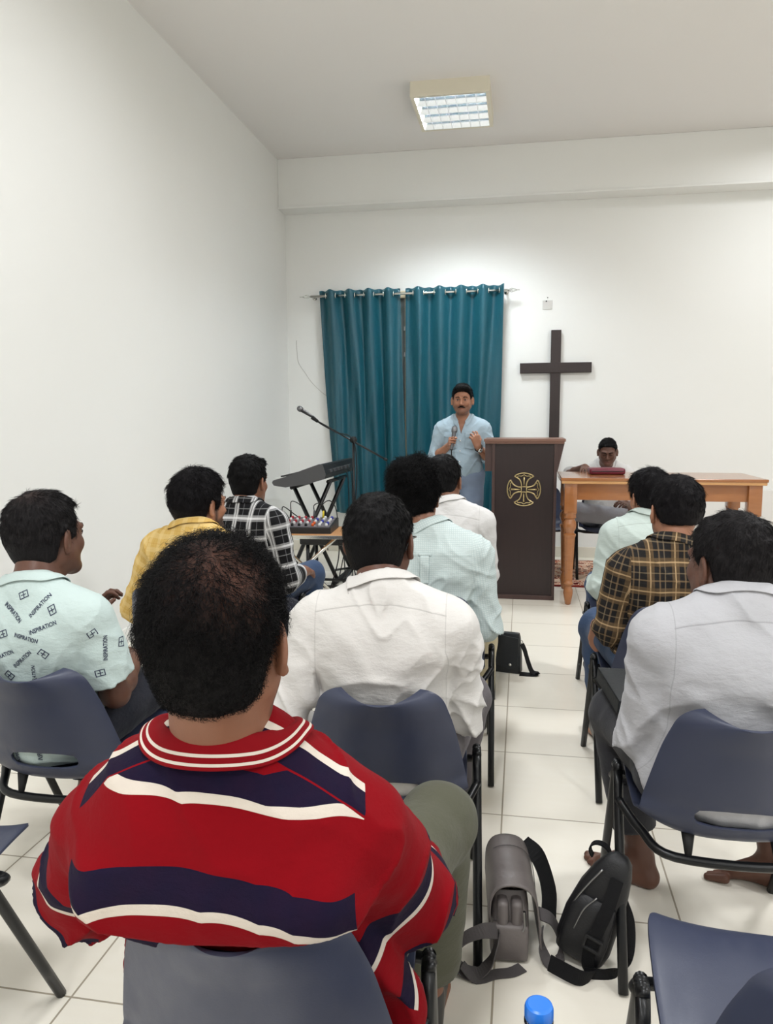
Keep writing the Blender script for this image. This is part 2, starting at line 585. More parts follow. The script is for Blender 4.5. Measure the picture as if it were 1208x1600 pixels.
def spline(pts, n=8, closed=False):
    P = [Vector(p) for p in pts]
    out = []
    m = len(P)
    rng = range(m) if closed else range(m - 1)
    for i in rng:
        p0 = P[(i - 1) % m] if (closed or i > 0) else P[i] * 2 - P[i + 1]
        p1, p2 = P[i], P[(i + 1) % m]
        p3 = P[(i + 2) % m] if (closed or i + 2 < m) else p2 * 2 - p1
        for k in range(n):
            t = k / n
            out.append(0.5 * ((2 * p1) + (p2 - p0) * t + (2 * p0 - 5 * p1 + 4 * p2 - p3) * t * t + (3 * p1 - p0 - 3 * p2 + p3) * t ** 3))
    if not closed:
        out.append(P[-1])
    return out


def copy_tree(o, parent=None):
    c = o.copy()
    COL.objects.link(c)
    if parent is not None:
        c.parent = parent
    for ch in list(o.children):
        copy_tree(ch, c)
    return c

# ================================================================== THE ROOM


def slab(name, lo, hi, mat, bev=0.0):
    o = MB().box(lo, hi, bev).build(name, mat)
    return tag(o, kind='structure')


slab('floor', (XL - 0.2, YF - 0.2, -0.1), (XR + 0.2, YB + 0.2, 0.0), 'floor_tile')
slab('ceiling', (XL - 0.2, YF - 0.2, ZC), (XR + 0.2, YB + 0.2, ZC + 0.1), 'ceiling_paint')
slab('wall_left', (XL - 0.2, YF - 0.2, 0), (XL, YB + 0.2, ZC), 'wall_paint')
slab('wall_right', (XR, YF - 0.2, 0), (XR + 0.2, YB + 0.2, ZC), 'wall_paint')
slab('wall_rear', (XL, YF - 0.2, 0), (XR, YF, ZC), 'wall_paint')
# back wall with the window opening behind the curtains
WX0, WX1, WZ0, WZ1 = -1.86, -0.42, 1.02, 2.70
m = MB()
m.box((XL, YB, 0), (WX0, YB + 0.2, ZC))
m.box((WX1, YB, 0), (XR, YB + 0.2, ZC))
m.box((WX0, YB, 0), (WX1, YB + 0.2, WZ0))
m.box((WX0, YB, WZ1), (WX1, YB + 0.2, ZC))
tag(m.build('wall_back', 'wall_paint'), kind='structure')
m = MB().box((XL, BEAM_Y, BEAM_Z), (XR, YB, ZC), 0.006)
m.box((XL, BEAM_Y - 0.012, BEAM_Z), (XR, BEAM_Y + 0.01, BEAM_Z + 0.02), 0.003)
tag(m.build('beam', 'wall_paint'), kind='structure')
slab('baseboard_back', (XL, YB - 0.014, 0), (XR, YB, 0.105), 'skirting_tile', 0.003)
slab('baseboard_left', (XL, YF, 0), (XL + 0.012, YB, 0.1), 'wall_paint', 0.003)
# window: frame, mullion, panes, latches
w = MB()
for (a, b) in (((WX0, WZ0), (WX1, WZ0 + 0.06)), ((WX0, WZ1 - 0.07), (WX1, WZ1)), ((WX0, WZ0), (WX0 + 0.06, WZ1)), ((WX1 - 0.06, WZ0), (WX1, WZ1))):
    w.box((a[0], YB - 0.012, a[1]), (b[0], YB + 0.06, b[1]), 0.004)
win = tag(w.build('window_1', 'window_frame'), kind='structure')
MB().box((-1.2, YB + 0.0, WZ0 + 0.06), (-1.155, YB + 0.05, WZ1 - 0.07), 0.003).build('window_mullion', 'window_frame', win)
MB().box((WX0 + 0.06, YB + 0.03, WZ0 + 0.06), (WX1 - 0.06, YB + 0.036, WZ1 - 0.07)).build('window_pane', 'window_glass', win)
for z in (2.30, 2.04):
    MB().box((-1.205, YB - 0.02, z), (-1.15, YB + 0.0, z + 0.045), 0.004).build('window_latch', 'white_plastic', win)
slab('wall_exterior', (WX0 - 0.3, YB + 0.45, 0.6), (WX1 + 0.3, YB + 0.5, 3.1), 'wall_paint')

# hairline cracks in the plaster
cr = MB().tube(spline([(-2.352, YB, 2.23), (-2.35, YB, 2.12), (-2.335, YB, 2.0), (-2.27, YB, 1.9), (-2.2, YB, 1.8), (-2.1, YB, 1.70), (-2.02, YB, 1.64)], 6), 0.0028, 6)
tag(cr.build('wall_crack', 'crack_grey'), kind='structure')

# ------------------------------------------------------------------ ceiling luminaire
FX0, FX1, FY0, FY1, FZ = -0.895, -0.285, 6.13, 6.86, 3.868
cl = tag(empty('ceiling_light', ((FX0 + FX1) / 2, (FY0 + FY1) / 2, ZC)),
         'square cream ceiling light with mirror louvre and lit white tubes', 'ceiling light')
W2, D2, HH = (FX1 - FX0) / 2, (FY1 - FY0) / 2, ZC - FZ
h = MB()
h.box((-W2, -D2, -0.02), (W2, D2, 0))
for a in (-1, 1):
    h.box((a * W2 - (0.03 if a > 0 else 0), -D2, -HH), (a * W2 + (0.03 if a < 0 else 0), D2, -0.02))
    h.box((-W2 + 0.03, a * D2 - (0.03 if a > 0 else 0), -HH), (W2 - 0.03, a * D2 + (0.03 if a < 0 else 0), -0.02))
h.build('housing', 'fixture_enamel', cl)
rows = 4
for i in range(rows):
    yc = -D2 + 0.03 + (i + 0.5) * (2 * D2 - 0.06) / rows
    t = MB().tube([(-W2 + 0.04, yc, -0.045), (W2 - 0.04, yc, -0.045)], 0.013, 10)
    t.build('lamp_tube', 'tube_glow', cl, True)
lv = MB()
for i in range(rows + 1):
    yc = -D2 + 0.03 + i * (2 * D2 - 0.06) / rows
    # wedge-shaped reflector bar between two tubes
    a = 0.03
    V = [(-W2 + 0.03, yc - a, -0.03), (-W2 + 0.03, yc + a, -0.03), (-W2 + 0.03, yc + 0.004, -HH), (-W2 + 0.03, yc - 0.004, -HH)]
    V += [(-x, y, z) for (x, y, z) in V]
    lv.add(V, [[0, 1, 2, 3], [7, 6, 5, 4], [0, 4, 5, 1], [1, 5, 6, 2], [2, 6, 7, 3], [3, 7, 4, 0]])
for k in range(1, 7):
    xc = -W2 + 0.03 + k * (2 * W2 - 0.06) / 7
    lv.box((xc - 0.002, -D2 + 0.03, -HH + 0.001), (xc + 0.002, D2 - 0.03, -HH + 0.055))
lv.build('louvre', 'louvre_metal', cl)

# ------------------------------------------------------------------ curtains and rod
CY, CZT, CZB = YB - 0.11, 2.71, 0.42
ROD_Z = 2.655


def curtain(x0, x1, bx0, bx1, waves, label, seed):
    rnd = random.Random(seed)
    nu, nv = 150, 60
    ph = [rnd.uniform(0, 6.28) for _ in range(6)]
    rows_ = []
    for j in range(nv + 1):
        v = j / nv
        z = CZT + (CZB - CZT) * v
        row = []
        for i in range(nu + 1):
            u = i / nu
            amp = 0.046 * (1 - 0.40 * min(1, v * 2.2))
            wv = math.sin(u * waves * 2 * PI + 0.6) * amp
            s = min(1, v * 1.8)
            wv += s * (0.024 * math.sin(u * waves * 2 * PI * 0.63 + ph[0] + 1.2 * v) + 0.017 * math.sin(u * 33 + ph[1] - 2 * v) + 0.009 * math.sin(u * 57 + ph[2] + 5 * v))
            xa = x0 + (x1 - x0) * u
            xb = bx0 + (bx1 - bx0) * u
            x = xa + (xb - xa) * v + s * 0.012 * math.sin(u * 21 + ph[3] + 3 * v)
            zz = z + 0.006 * math.sin(u * waves * 4 * PI) * (1 - v) - 0.01 * math.sin(u * 9 + ph[4]) * v
            row.append((x, CY + wv, zz))
        rows_.append(row)
    mb = MB().grid(rows_)
    o = mb.build('curtain', 'curtain_satin', None, True)
    sm = o.modifiers.new('thickness', 'SOLIDIFY')
    sm.thickness = 0.003
    tag(o, label, 'curtain', 'teal curtains on the rod')
    # metal eyelets where the rod passes through the cloth
    k = 0
    for i in range(1, nu):
        u0, u1 = i / nu, (i + 1) / nu
        a, b = math.sin(u0 * waves * 2 * PI + 0.6), math.sin(u1 * waves * 2 * PI + 0.6)
        if a * b < 0:
            x = x0 + (x1 - x0) * u0
            ring = [(x, CY + 0.027 * math.cos(t), ROD_Z + 0.027 * math.sin(t)) for t in np.linspace(0, 2 * PI, 17)[:-1]]
            MB().tube(ring, 0.006, 6, closed=True).build('eyelet', 'chrome', o, True)
    return o


curtain(-2.075, -1.235, -1.93, -1.175, 4.2, 'teal curtain panel hanging left of the gap, beside the bare corner', 3)
curtain(-1.180, -0.195, -1.165, -0.245, 4.6, 'teal curtain panel right of the gap, behind the man speaking', 8)
rod = tag(empty('curtain_rod', (-1.16, CY, ROD_Z)), 'slim chrome curtain rod with open wire finials above teal curtains', 'curtain rod')
MB().tube([(-1.0, 0, 0), (1.0, 0, 0)], 0.0125, 12).build('rod', 'chrome', rod, True)
for s in (-1, 1):
    f = MB()
    for k in range(4):
        a = k * PI / 2 + 0.4
        f.tube(spline([(s * 1.0, 0, 0), (s * 1.035, 0.018 * math.cos(a), 0.018 * math.sin(a)), (s * 1.065, 0.014 * math.cos(a + 0.7), 0.014 * math.sin(a + 0.7)), (s * 1.09, 0, 0)], 4), 0.0028, 5)
    f.tube([(s * 1.085, 0, 0), (s * 1.115, 0, 0)], 0.004, 6)
    f.build('finial', 'chrome', rod, True)
    MB().tube([(s * 0.985, 0, 0), (s * 0.985, YB - CY, 0)], 0.008, 8).tube([(s * 0.985, YB - CY - 0.006, 0), (s * 0.985, YB - CY, 0)], 0.024, 14).build('bracket', 'chrome', rod, True)

# ------------------------------------------------------------------ wall cross, note, wall box
c = MB()
c.box((0.268, YB - 0.045, 0.9), (0.366, YB, 2.27), 0.004)
c.box((-0.03, YB - 0.05, 1.852), (0.664, YB, 1.952), 0.004)
tag(c.build('wall_cross', 'dark_wood'), 'tall dark brown wooden cross mounted on the white wall', 'cross')
nt = tag(MB().box((0.18, YB - 0.006, 2.475), (0.275, YB, 2.56), 0.002).build('wall_socket_plate', 'plate_white'),
         'small white square plate on the wall above the cross', 'wall plate')
MB().tube([(0.215, YB - 0.006, 2.553), (0.215, YB - 0.012, 2.553)], 0.007, 8).build('screw', 'device_grey', nt, True)
MB().tube([(0.228, YB - 0.006, 2.587), (0.228, YB, 2.587)], 0.005, 8).build('nail', 'device_grey', nt, True)
tag(MB().box((2.02, YB - 0.05, 0.40), (3.2, YB, 0.71), 0.006).build('wall_panel', 'white_plastic'),
    'low white panel on the wall at the right edge', 'panel')
tag(MB().tube(spline([(2.18, YB - 0.03, 0.345), (2.4, YB - 0.06, 0.33), (2.7, YB - 0.07, 0.30), (3.0, YB - 0.03, 0.33)], 8), 0.006, 6).build('power_cable', 'black_rubber', None, True),
    'thin black cable sagging below the white wall panel', 'cable')
tag(MB().tube(spline([(1.55, 6.0, 0.006), (1.75, 6.2, 0.006), (1.95, 6.26, 0.006), (2.3, 6.4, 0.006), (2.9, 6.7, 0.006)], 8), 0.006, 6).build('power_cable', 'black_rubber', None, True),
    'thin black cable lying across the floor right of the wooden table', 'cable')

# ------------------------------------------------------------------ lectern
le = tag(empty('lectern', (0.022, 6.1, 0)), 'tall dark wooden lectern with round brass cross emblem on its front', 'lectern')
FY = -0.2
for s in (-1, 1):
    MB().box((s * 0.245 - (0.022 if s > 0 else 0), FY, 0.0), (s * 0.245 + (0.022 if s < 0 else 0), 0.2, 1.215), 0.002).build('side_panel', 'lectern_edge', le)
MB().box((-0.223, FY + 0.012, 0.03), (0.223, FY + 0.03, 1.215)).build('front_panel', 'dark_wood', le)
MB().box((-0.235, FY - 0.004, 0.0), (0.235, FY + 0.05, 0.035), 0.003).build('plinth', 'lectern_edge', le)
MB().box((-0.223, -0.14, 0.72), (0.223, 0.19, 0.74)).build('shelf', 'dark_wood', le)
MB().box((-0.308, FY - 0.02, 1.228), (0.305, 0.24, 1.25), 0.003).box((-0.3, FY - 0.012, 1.213), (0.297, 0.23, 1.228)).build('reading_top', 'dark_wood_edge', le)
w1 = MB()
w1.box((-0.3, FY + 0.02, 1.0), (-0.245, 0.2, 1.213), 0.002)
w1.build('side_wing', 'lectern_edge', le)
V = [(0.245, FY + 0.01, 1.213), (0.297, FY + 0.01, 1.213), (0.25, FY + 0.01, 1.0), (0.245, FY + 0.01, 1.0)]
V += [(x, 0.2, z) for (x, y, z) in V]
MB().add(V, [[0, 3, 2, 1], [4, 5, 6, 7], [0, 1, 5, 4], [1, 2, 6, 5], [2, 3, 7, 6], [3, 0, 4, 7]]).build('side_wing', 'lectern_edge', le)
em = MB()
EC = Vector((0.0, FY + 0.012, 0.862))


def ep(r, a):
    return EC + Vector((r * math.sin(a), -0.006, r * math.cos(a)))


R0 = 0.126
for k in range(4):
    a0 = k * PI / 2
    span = 0.60
    em.tube([ep(R0, a0 + t) for t in np.linspace(-span, span, 13)], 0.0055, 6)
    # scalloped outer end of the arm
    em.tube([ep(R0 - 0.012 - 0.010 * abs(math.sin(t * 8)), a0 + t) for t in np.linspace(-0.5, 0.5, 13)], 0.0035, 5)
    for s in (-1, 1):
        em.tube(spline([ep(0.026, a0 + s * 0.75), ep(0.05, a0 + s * 0.42), ep(0.082, a0 + s * 0.42), ep(0.108, a0 + s * 0.55), ep(R0, a0 + s * 0.62)], 6), 0.0058, 6)
        em.tube([ep(R0 - 0.004, a0 + s * 0.60), ep(R0 - 0.003, a0 + s * 0.601)], 0.009, 8)
    em.tube([ep(0.03, a0), ep(0.098, a0)], [0.004, 0.0085], 6)
for s in ((-1, -1, 1, -1), (1, -1, 1, 1), (1, 1, -1, 1), (-1, 1, -1, -1)):
    em.tube([EC + Vector((s[0] * 0.02, -0.006, s[1] * 0.02)), EC + Vector((s[2] * 0.02, -0.006, s[3] * 0.02))], 0.0045, 6)
em.build('emblem', 'brass', le, True)

# ------------------------------------------------------------------ wooden table
tb = tag(empty('table', (1.005, 6.06, 0)), 'orange-brown wooden table with turned legs beside the lectern', 'table')
TX, TY = 0.715, 0.345
MB().box((-TX, -TY, 0.946), (TX, TY, 0.968), 0.005).build('tabletop', 'orange_wood', tb)
MB().box((-TX + 0.006, -TY + 0.006, 0.924), (TX - 0.006, TY - 0.006, 0.947), 0.006).build('top_moulding', 'table_edge_wood', tb)
ap = MB()
lx, ly = TX - 0.075, TY - 0.075
for s in (-1, 1):
    ap.box((-lx + 0.03, s * ly - 0.012, 0.80), (lx - 0.03, s * ly + 0.012, 0.925), 0.003)
    ap.box((s * lx - 0.012, -ly + 0.03, 0.80), (s * lx + 0.012, ly - 0.03, 0.925), 0.003)
ap.build('apron', 'orange_wood', tb)
prof = [(0.016, 0), (0.022, 0.006), (0.03, 0.05), (0.036, 0.09), (0.034, 0.115), (0.026, 0.135), (0.024, 0.145), (0.036, 0.155), (0.038, 0.165), (0.034, 0.175), (0.03, 0.18),
        (0.031, 0.2), (0.042, 0.51), (0.043, 0.52), (0.047, 0.528), (0.047, 0.54), (0.034, 0.55), (0.034, 0.56), (0.046, 0.585), (0.05, 0.61), (0.046, 0.635), (0.036, 0.65), (0.036, 0.657), (0.047, 0.665), (0.044, 0.69), (0.05, 0.70), (0.05, 0.71)]
for sx in (-1, 1):
    for sy in (-1, 1):
        lg = MB()
        # fluted shaft: radius varies with the angle between z .2 and .5
        seg = 32
        V, Fq = [], []
        for (r, z) in prof:
            fl = 0.0035 if 0.2 <= z <= 0.515 else 0.0
            for k in range(seg):
                a = 2 * PI * k / seg
                rr = r - fl * (0.5 + 0.5 * math.cos(8 * a))
                V.append((sx * lx + rr * math.cos(a), sy * ly + rr * math.sin(a), z))
        for i in range(len(prof) - 1):
            for k in range(seg):
                Fq.append([i * seg + k, i * seg + (k + 1) % seg, (i + 1) * seg + (k + 1) % seg, (i + 1) * seg + k])
        Fq.append(list(range(seg))[::-1])
        lg.add(V, Fq)
        lg.box((sx * lx - 0.046, sy * ly - 0.046, 0.70), (sx * lx + 0.046, sy * ly + 0.046, 0.926), 0.004)
        lg.build('leg', 'orange_wood', tb, angle=50)

# maroon zipped pouch on the table
pz = 0.968
pc = tag(empty('zipped_pouch', (0.655, 6.16, pz), 0.05), 'maroon zipped book pouch lying on the wooden table', 'pouch')
MB().box((-0.135, -0.09, 0.0), (0.135, 0.09, 0.05), 0.018).build('cover', 'maroon_leather', pc, True)
zp = MB()
zp.tube([(-0.12, -0.091, 0.026), (0.12, -0.091, 0.026)], 0.003, 6)
zp.build('zip', 'bag_dark_lining', pc)
# rug
rg = MB().box((-0.95, -0.6, 0), (0.95, 0.6, 0.012), 0.004).build('rug', 'rug_pile')
rg.location = (1.2, 7.0, 0.0)
tag(rg, 'red and cream patterned rug under the wooden table', 'rug')
for s in (-1, 1):
    fr = MB()
    fr.box((s * 0.952 - 0.004, -0.59, 0.001), (s * 0.952 + 0.004, 0.59, 0.008))
    for i in range(120):
        y = -0.59 + 1.18 * i / 119
        fr.tube([(s * 0.95, y, 0.006), (s * 0.99, y + 0.004 * math.sin(i * 3.1), 0.004)], 0.002, 4)
    fr.build('fringe', 'cloth_cream_trouser', rg)
# red box behind the lectern
rb = tag(empty('storage_box', (-0.205, 6.48, 0)), 'red plastic box on the floor beside the lectern', 'box')
MB().box((-0.055, -0.12, 0.0), (0.06, 0.14, 0.25), 0.012).build('body', 'red_plastic', rb)
MB().box((-0.062, -0.127, 0.25), (0.067, 0.147, 0.272), 0.006).build('lid', 'red_plastic', rb)

# ------------------------------------------------------------------ keyboard, stands, mixer table
kb = tag(empty('keyboard', (-1.76, 6.5, 0.905)), 'large black electronic keyboard seen end-on, on a folding stand', 'keyboard')
kb.rotation_euler = (0, math.radians(-9), 0)
# cross-section in x (player side at -x) and z, extruded along y
sec = [(-0.235, 0.0), (-0.245, 0.022), (-0.235, 0.04), (-0.12, 0.055), (0.02, 0.085), (0.17, 0.112), (0.2, 0.10), (0.21, 0.02), (0.19, -0.012), (0.05, -0.03), (-0.14, -0.03), (-0.2, -0.012)]
k = MB()
L = 0.56
V = [(x, -L, z) for x, z in sec] + [(x, L, z) for x, z in sec]
nS = len(sec)
k.add(V, [list(range(nS)), [nS + i for i in range(nS)][::-1]] + [[i, (i + 1) % nS, nS + (i + 1) % nS, nS + i] for i in range(nS)])
k.build('case', 'device_black', kb)
MB().add([(x * 1.01, -L - 0.008, z * 1.02) for x, z in sec] + [(x * 1.01, -L + 0.001, z * 1.02) for x, z in sec],
         [list(range(nS)), [nS + i for i in range(nS)][::-1]] + [[i, (i + 1) % nS, nS + (i + 1) % nS, nS + i] for i in range(nS)]).build('end_cheek', 'device_grey', kb)
ky = MB()
for i in range(36):
    y = -L + 0.03 + i * 0.0297
    ky.box((-0.23, y, 0.036), (-0.11, y + 0.027, 0.056), 0.002)
ky.build('white_keys', 'key_white', kb)
kk = MB().box((-0.116, -L + 0.03, 0.05), (-0.108, L - 0.03, 0.062))
for i in range(35):
    if i % 7 in (0, 1, 3, 4, 5):
        y = -L + 0.03 + (i + 1) * 0.0297 - 0.007
        kk.box((-0.185, y, 0.055), (-0.11, y + 0.012, 0.068), 0.002)
kk.build('black_keys', 'device_black', kb)
cp = MB().box((0.196, -0.45, 0.025), (0.206, 0.4, 0.06))
for i in range(6):
    cp.box((0.2, -0.4 + i * 0.13, 0.03), (0.217, -0.34 + i * 0.13, 0.055), 0.003)
cp.build('socket_panel', 'device_grey', kb)
# X stand
st = tag(empty('keyboard_stand', (-1.76, 6.5, 0)), 'black crossed keyboard stand under the black keyboard', 'keyboard stand')
for (y, s) in ((-0.26, 1), (0.26, 1)):
    for q in (-1, 1):
        MB().tube([(q * 0.21, y + 0.02 * q, 0.03), (-q * 0.17, y + 0.02 * q, 0.865 - 0.02 * q)], 0.018, 10).build('leg', 'black_metal', st, True)
for q in (-1, 1):
    MB().tube([(q * 0.21, -0.36, 0.022), (q * 0.21, 0.36, 0.022)], 0.02, 10).build('foot_bar', 'black_rubber', st, True)
    MB().tube([(q * 0.16, -0.32, 0.855 + 0.027 * q), (q * 0.16, 0.32, 0.855 + 0.027 * q)], 0.016, 10).build('rest_bar', 'black_metal', st, True)
MB().tube([(0.01, -0.29, 0.445), (0.01, 0.29, 0.445)], 0.015, 10).build('pivot', 'black_metal', st, True)

# microphone boom stand
ms = tag(empty('microphone_stand', (-1.46, 6.55, 0)), 'black microphone boom stand beside the keyboard', 'microphone stand')
MB().tube([(0, 0, 0.06), (0, 0, 1.235)], 0.011, 10).build('pole', 'black_metal', ms, True)
for a in (0.4, 2.5, 4.6):
    MB().tube([(0, 0, 0.085), (0.3 * math.cos(a), 0.3 * math.sin(a), 0.014)], 0.011, 8).build('leg', 'black_metal', ms, True)
BA, BB = Vector((-0.315, -0.02, 1.385)), Vector((0.275, 0.0, 1.06))
MB().tube([BA, BB], 0.0085, 10).build('boom', 'black_metal', ms, True)
MB().tube([(0, -0.03, 1.225), (0, 0.03, 1.225)], 0.028, 14).build('clutch', 'black_rubber', ms, True)
MB().tube([BB, BB + (BB - BA).normalized() * 0.03], 0.013, 10).build('counterweight', 'black_rubber', ms, True)
dirn = (BA - BB).normalized()
MB().tube([BA, BA + dirn * 0.06 + Vector((0, 0, 0.01))], [0.013, 0.019], 12).build('clip', 'black_rubber', ms, True)


def microphone(name, base, tip, label, cable, chrome=False):
    """handheld microphone: tapered body, ball grille; its cable leaves the tail"""
    base, tip = Vector(base), Vector(tip)
    d = (tip - base).normalized()
    L_ = (tip - base).length
    o = tag(empty(name, base), label, 'microphone')
    P = lambda t: d * (t * L_)
    MB().tube([P(0), P(0.02), P(0.1), P(0.7), P(0.72)], [0.009, 0.011, 0.012, 0.0185, 0.019], 16).build('body', 'black_metal' if not chrome else 'device_grey', o, True)
    g = [P(0.71), P(0.73), P(0.78), P(0.84), P(0.9), P(0.95), P(0.985), P(1.0)]
    MB().tube(g, [0.018, 0.022, 0.0255, 0.026, 0.0245, 0.020, 0.012, 0.004], 18).build('grille', 'mic_grille', o, True)
    cb = MB().tube(spline([Vector(p) - base for p in cable], 10), 0.0045, 7)
    cb.build('cable', 'black_rubber', o, True)
    return o


msw = ms.location
mb0 = msw + BA + dirn * 0.04 + Vector((0, 0, 0.014))
microphone('microphone', mb0, mb0 + dirn * 0.17 + Vector((0, 0, 0.012)), 'black microphone with grey grille clipped on the boom stand',
           [mb0, mb0 - dirn * 0.06 + Vector((0, 0.0, -0.02)), msw + BA * 0.5 + Vector((0, -0.014, 0.60)), msw + Vector((0.014, -0.03, 1.2)), msw + Vector((0.02, -0.02, 0.7)), msw + Vector((-0.05, -0.12, 0.3)), msw + Vector((-0.1, -0.2, 0.006))])

# folding side table with the mixer
mt = tag(empty('folding_table', (-1.60, 5.33, 0), math.radians(4)), 'small folding table with wood top and metal edge', 'table')
MB().box((-0.36, -0.235, 0.572), (0.36, 0.235, 0.590), 0.003).build('tabletop', 'ply_wood', mt)
ed = MB()
ed.box((-0.366, -0.241, 0.568), (0.366, -0.235, 0.592), 0.002).box((-0.366, 0.235, 0.568), (0.366, 0.241, 0.592), 0.002)
ed.box((-0.366, -0.235, 0.568), (-0.36, 0.235, 0.592), 0.002).box((0.36, -0.235, 0.568), (0.366, 0.235, 0.592), 0.002)
ed.build('edge_strip', 'chrome', mt)
for y in (-0.19, 0.19):
    MB().tube([(-0.30, y, 0.012), (0.30, y, 0.566)], 0.0125, 10).build('leg', 'chrome', mt, True)
    MB().tube([(0.30, y * 0.86, 0.012), (-0.30, y * 0.86, 0.566)], 0.0125, 10).build('leg', 'chrome', mt, True)
for s in (-1, 1):
    MB().tube([(s * 0.30, -0.2, 0.012), (s * 0.30, 0.2, 0.012)], 0.0125, 10).build('cross_bar', 'chrome', mt, True)
mx = tag(empty('audio_mixer', (-1.585, 5.36, 0.590), math.radians(4)), 'black audio mixer with rows of red and orange knobs on the folding table', 'audio mixer')
V = [(-0.24, -0.17, 0), (0.24, -0.17, 0), (0.24, 0.17, 0), (-0.24, 0.17, 0), (-0.24, -0.17, 0.042), (0.24, -0.17, 0.042), (0.24, 0.17, 0.075), (-0.24, 0.17, 0.075)]
MB().add(V, [[3, 2, 1, 0], [4, 5, 6, 7], [0, 1, 5, 4], [1, 2, 6, 5], [2, 3, 7, 6], [3, 0, 4, 7]]).build('case', 'device_black', mx)
zt = lambda y: 0.042 + (y + 0.17) / 0.34 * 0.033
V = [(-0.225, -0.15, zt(-0.15)), (0.225, -0.15, zt(-0.15)), (0.225, 0.155, zt(0.155)), (-0.225, 0.155, zt(0.155))]
MB().add(V + [(x, y, z + 0.003) for x, y, z in V], [[3, 2, 1, 0], [4, 5, 6, 7], [0, 1, 5, 4], [1, 2, 6, 5], [2, 3, 7, 6], [3, 0, 4, 7]]).build('control_panel', 'mixer_panel', mx)
for i in range(9):
    x = -0.2 + i * 0.05
    for j in range(5):
        y = -0.12 + j * 0.058
        mat = 'knob_red' if i < 6 else ('knob_orange' if (i == 6 and j < 2) else ('knob_blue' if (i + j) % 3 == 0 else 'knob_white'))
        if i < 6 and j % 2 == 1:
            mat = 'knob_white'
        if i < 6 and j == 0:
            mat = 'device_black'
        MB().lathe([(0.011, 0), (0.010, 0.016), (0.008, 0.019), (0.004, 0.0195)], 10, Matrix.Translation((x, y, zt(y) + 0.003))).build('knob', mat, mx, True)
# leads plugged into the mixer and hanging off it
for (nm, lab, mat, p0, path) in (
    ('audio_lead', 'black lead with red plug standing at the left of the mixer', 'plug_red', (-0.19, 0.13), [(-0.17, 0.12, 0.16), (-0.1, 0.16, 0.10), (-0.05, 0.2, 0.05)]),
    ('audio_lead', 'black lead with black plug arching over the mixer panel', 'device_black', (-0.12, 0.13), [(-0.11, 0.13, 0.2), (-0.04, 0.16, 0.16), (0.02, 0.2, 0.05)]),
    ('audio_lead', 'grey plugged lead standing mid mixer before the keyboard stand', 'device_grey', (0.06, 0.13), [(0.06, 0.14, 0.17), (0.1, 0.2, 0.17), (0.12, 0.26, 0.02), (0.13, 0.3, -0.2)]),
    ('audio_lead', 'black lead with yellow plug at the right of the mixer', 'plug_yellow', (0.13, 0.13), [(0.13, 0.13, 0.18), (0.18, 0.17, 0.2), (0.215, 0.24, 0.1), (0.22, 0.3, -0.2)])):
    o = tag(empty(nm, mx.location, mx.rotation_euler.z), lab, 'audio lead')
    z0 = zt(p0[1])
    MB().tube([(p0[0], p0[1], z0 + 0.003), (p0[0] + 0.003, p0[1], z0 + 0.06)], [0.009, 0.007], 8).build('plug', mat, o, True)
    MB().tube(spline([(p0[0] + 0.003, p0[1], z0 + 0.05)] + path, 8), 0.004, 6).build('cable', 'black_rubber', o, True)
# black bench behind the folding table
bn = tag(empty('bench', (-1.45, 5.98, 0)), 'black padded bench seat behind the folding table', 'bench')
MB().box((-0.3, -0.17, 0.40), (0.26, 0.17, 0.49), 0.02).build('cushion', 'device_black', bn)
for sx in (-0.24, 0.2):
    for sy in (-0.13, 0.13):
        MB().tube([(sx, sy, 0.0), (sx, sy, 0.405)], 0.015, 10).build('leg', 'black_metal', bn, True)
for y in (-0.13, 0.13):
    MB().tube([(-0.24, y, 0.06), (0.2, y, 0.06)], 0.012, 8).build('stretcher', 'black_metal', bn, True)
# loose cables hanging to the floor behind the mixer
hang = [(-1.36, 5.66, 0.57, 0.12), (-1.30, 5.68, 0.56, 0.22), (-1.24, 5.7, 0.57, -0.1), (-1.19, 5.74, 0.56, 0.15), (-1.41, 5.7, 0.57, -0.14)]
cabs = MB()
wh = ['first', 'second', 'third', 'fourth', 'fifth']
labs = ['leftmost black cable hanging down behind the folding table', 'black cable hanging second from left behind the folding table', 'black cable looping widest behind the folding table',
        'rightmost black cable hanging down behind the folding table', 'black cable hanging against the bench front behind the folding table']
order = [4, 0, 1, 2, 3]
for r_, i in enumerate(order):
    x, y, z, dx = hang[i]
    tag(MB().tube(spline([(x, y, z), (x + 0.01, y + 0.02, 0.35), (x + dx * 0.3, y - 0.02, 0.12), (x + dx * 0.7, y - 0.08, 0.008), (x + dx * 1.6, y - 0.02, 0.008), (x + dx * 2.2, y + 0.1, 0.008)], 8), 0.005, 6).build('hanging_cable', 'black_rubber', None, True),
        [labs[0], labs[1], labs[2], labs[4], labs[3]][r_], 'cable', 'cables behind the folding table')
for (lab, x, y, x2, y2) in (('cable hanging from the rear of the keyboard beside the pole', -1.53, 6.45, -1.42, 6.3), ('cable hanging from the keyboard right end in front of curtain', -1.535, 6.62, -1.35, 6.75)):
    tag(MB().tube(spline([(x, y, 0.985), (x + 0.04, y, 0.9), (x + 0.05, y, 0.5), (x + 0.07, y + 0.02, 0.08), (x2, y2, 0.006), (x2 + 0.25, y2 + 0.05, 0.006)], 8), 0.0045, 6).build('hanging_cable', 'black_rubber', None, True), 'black ' + lab, 'cable', 'cables hanging from the keyboard')

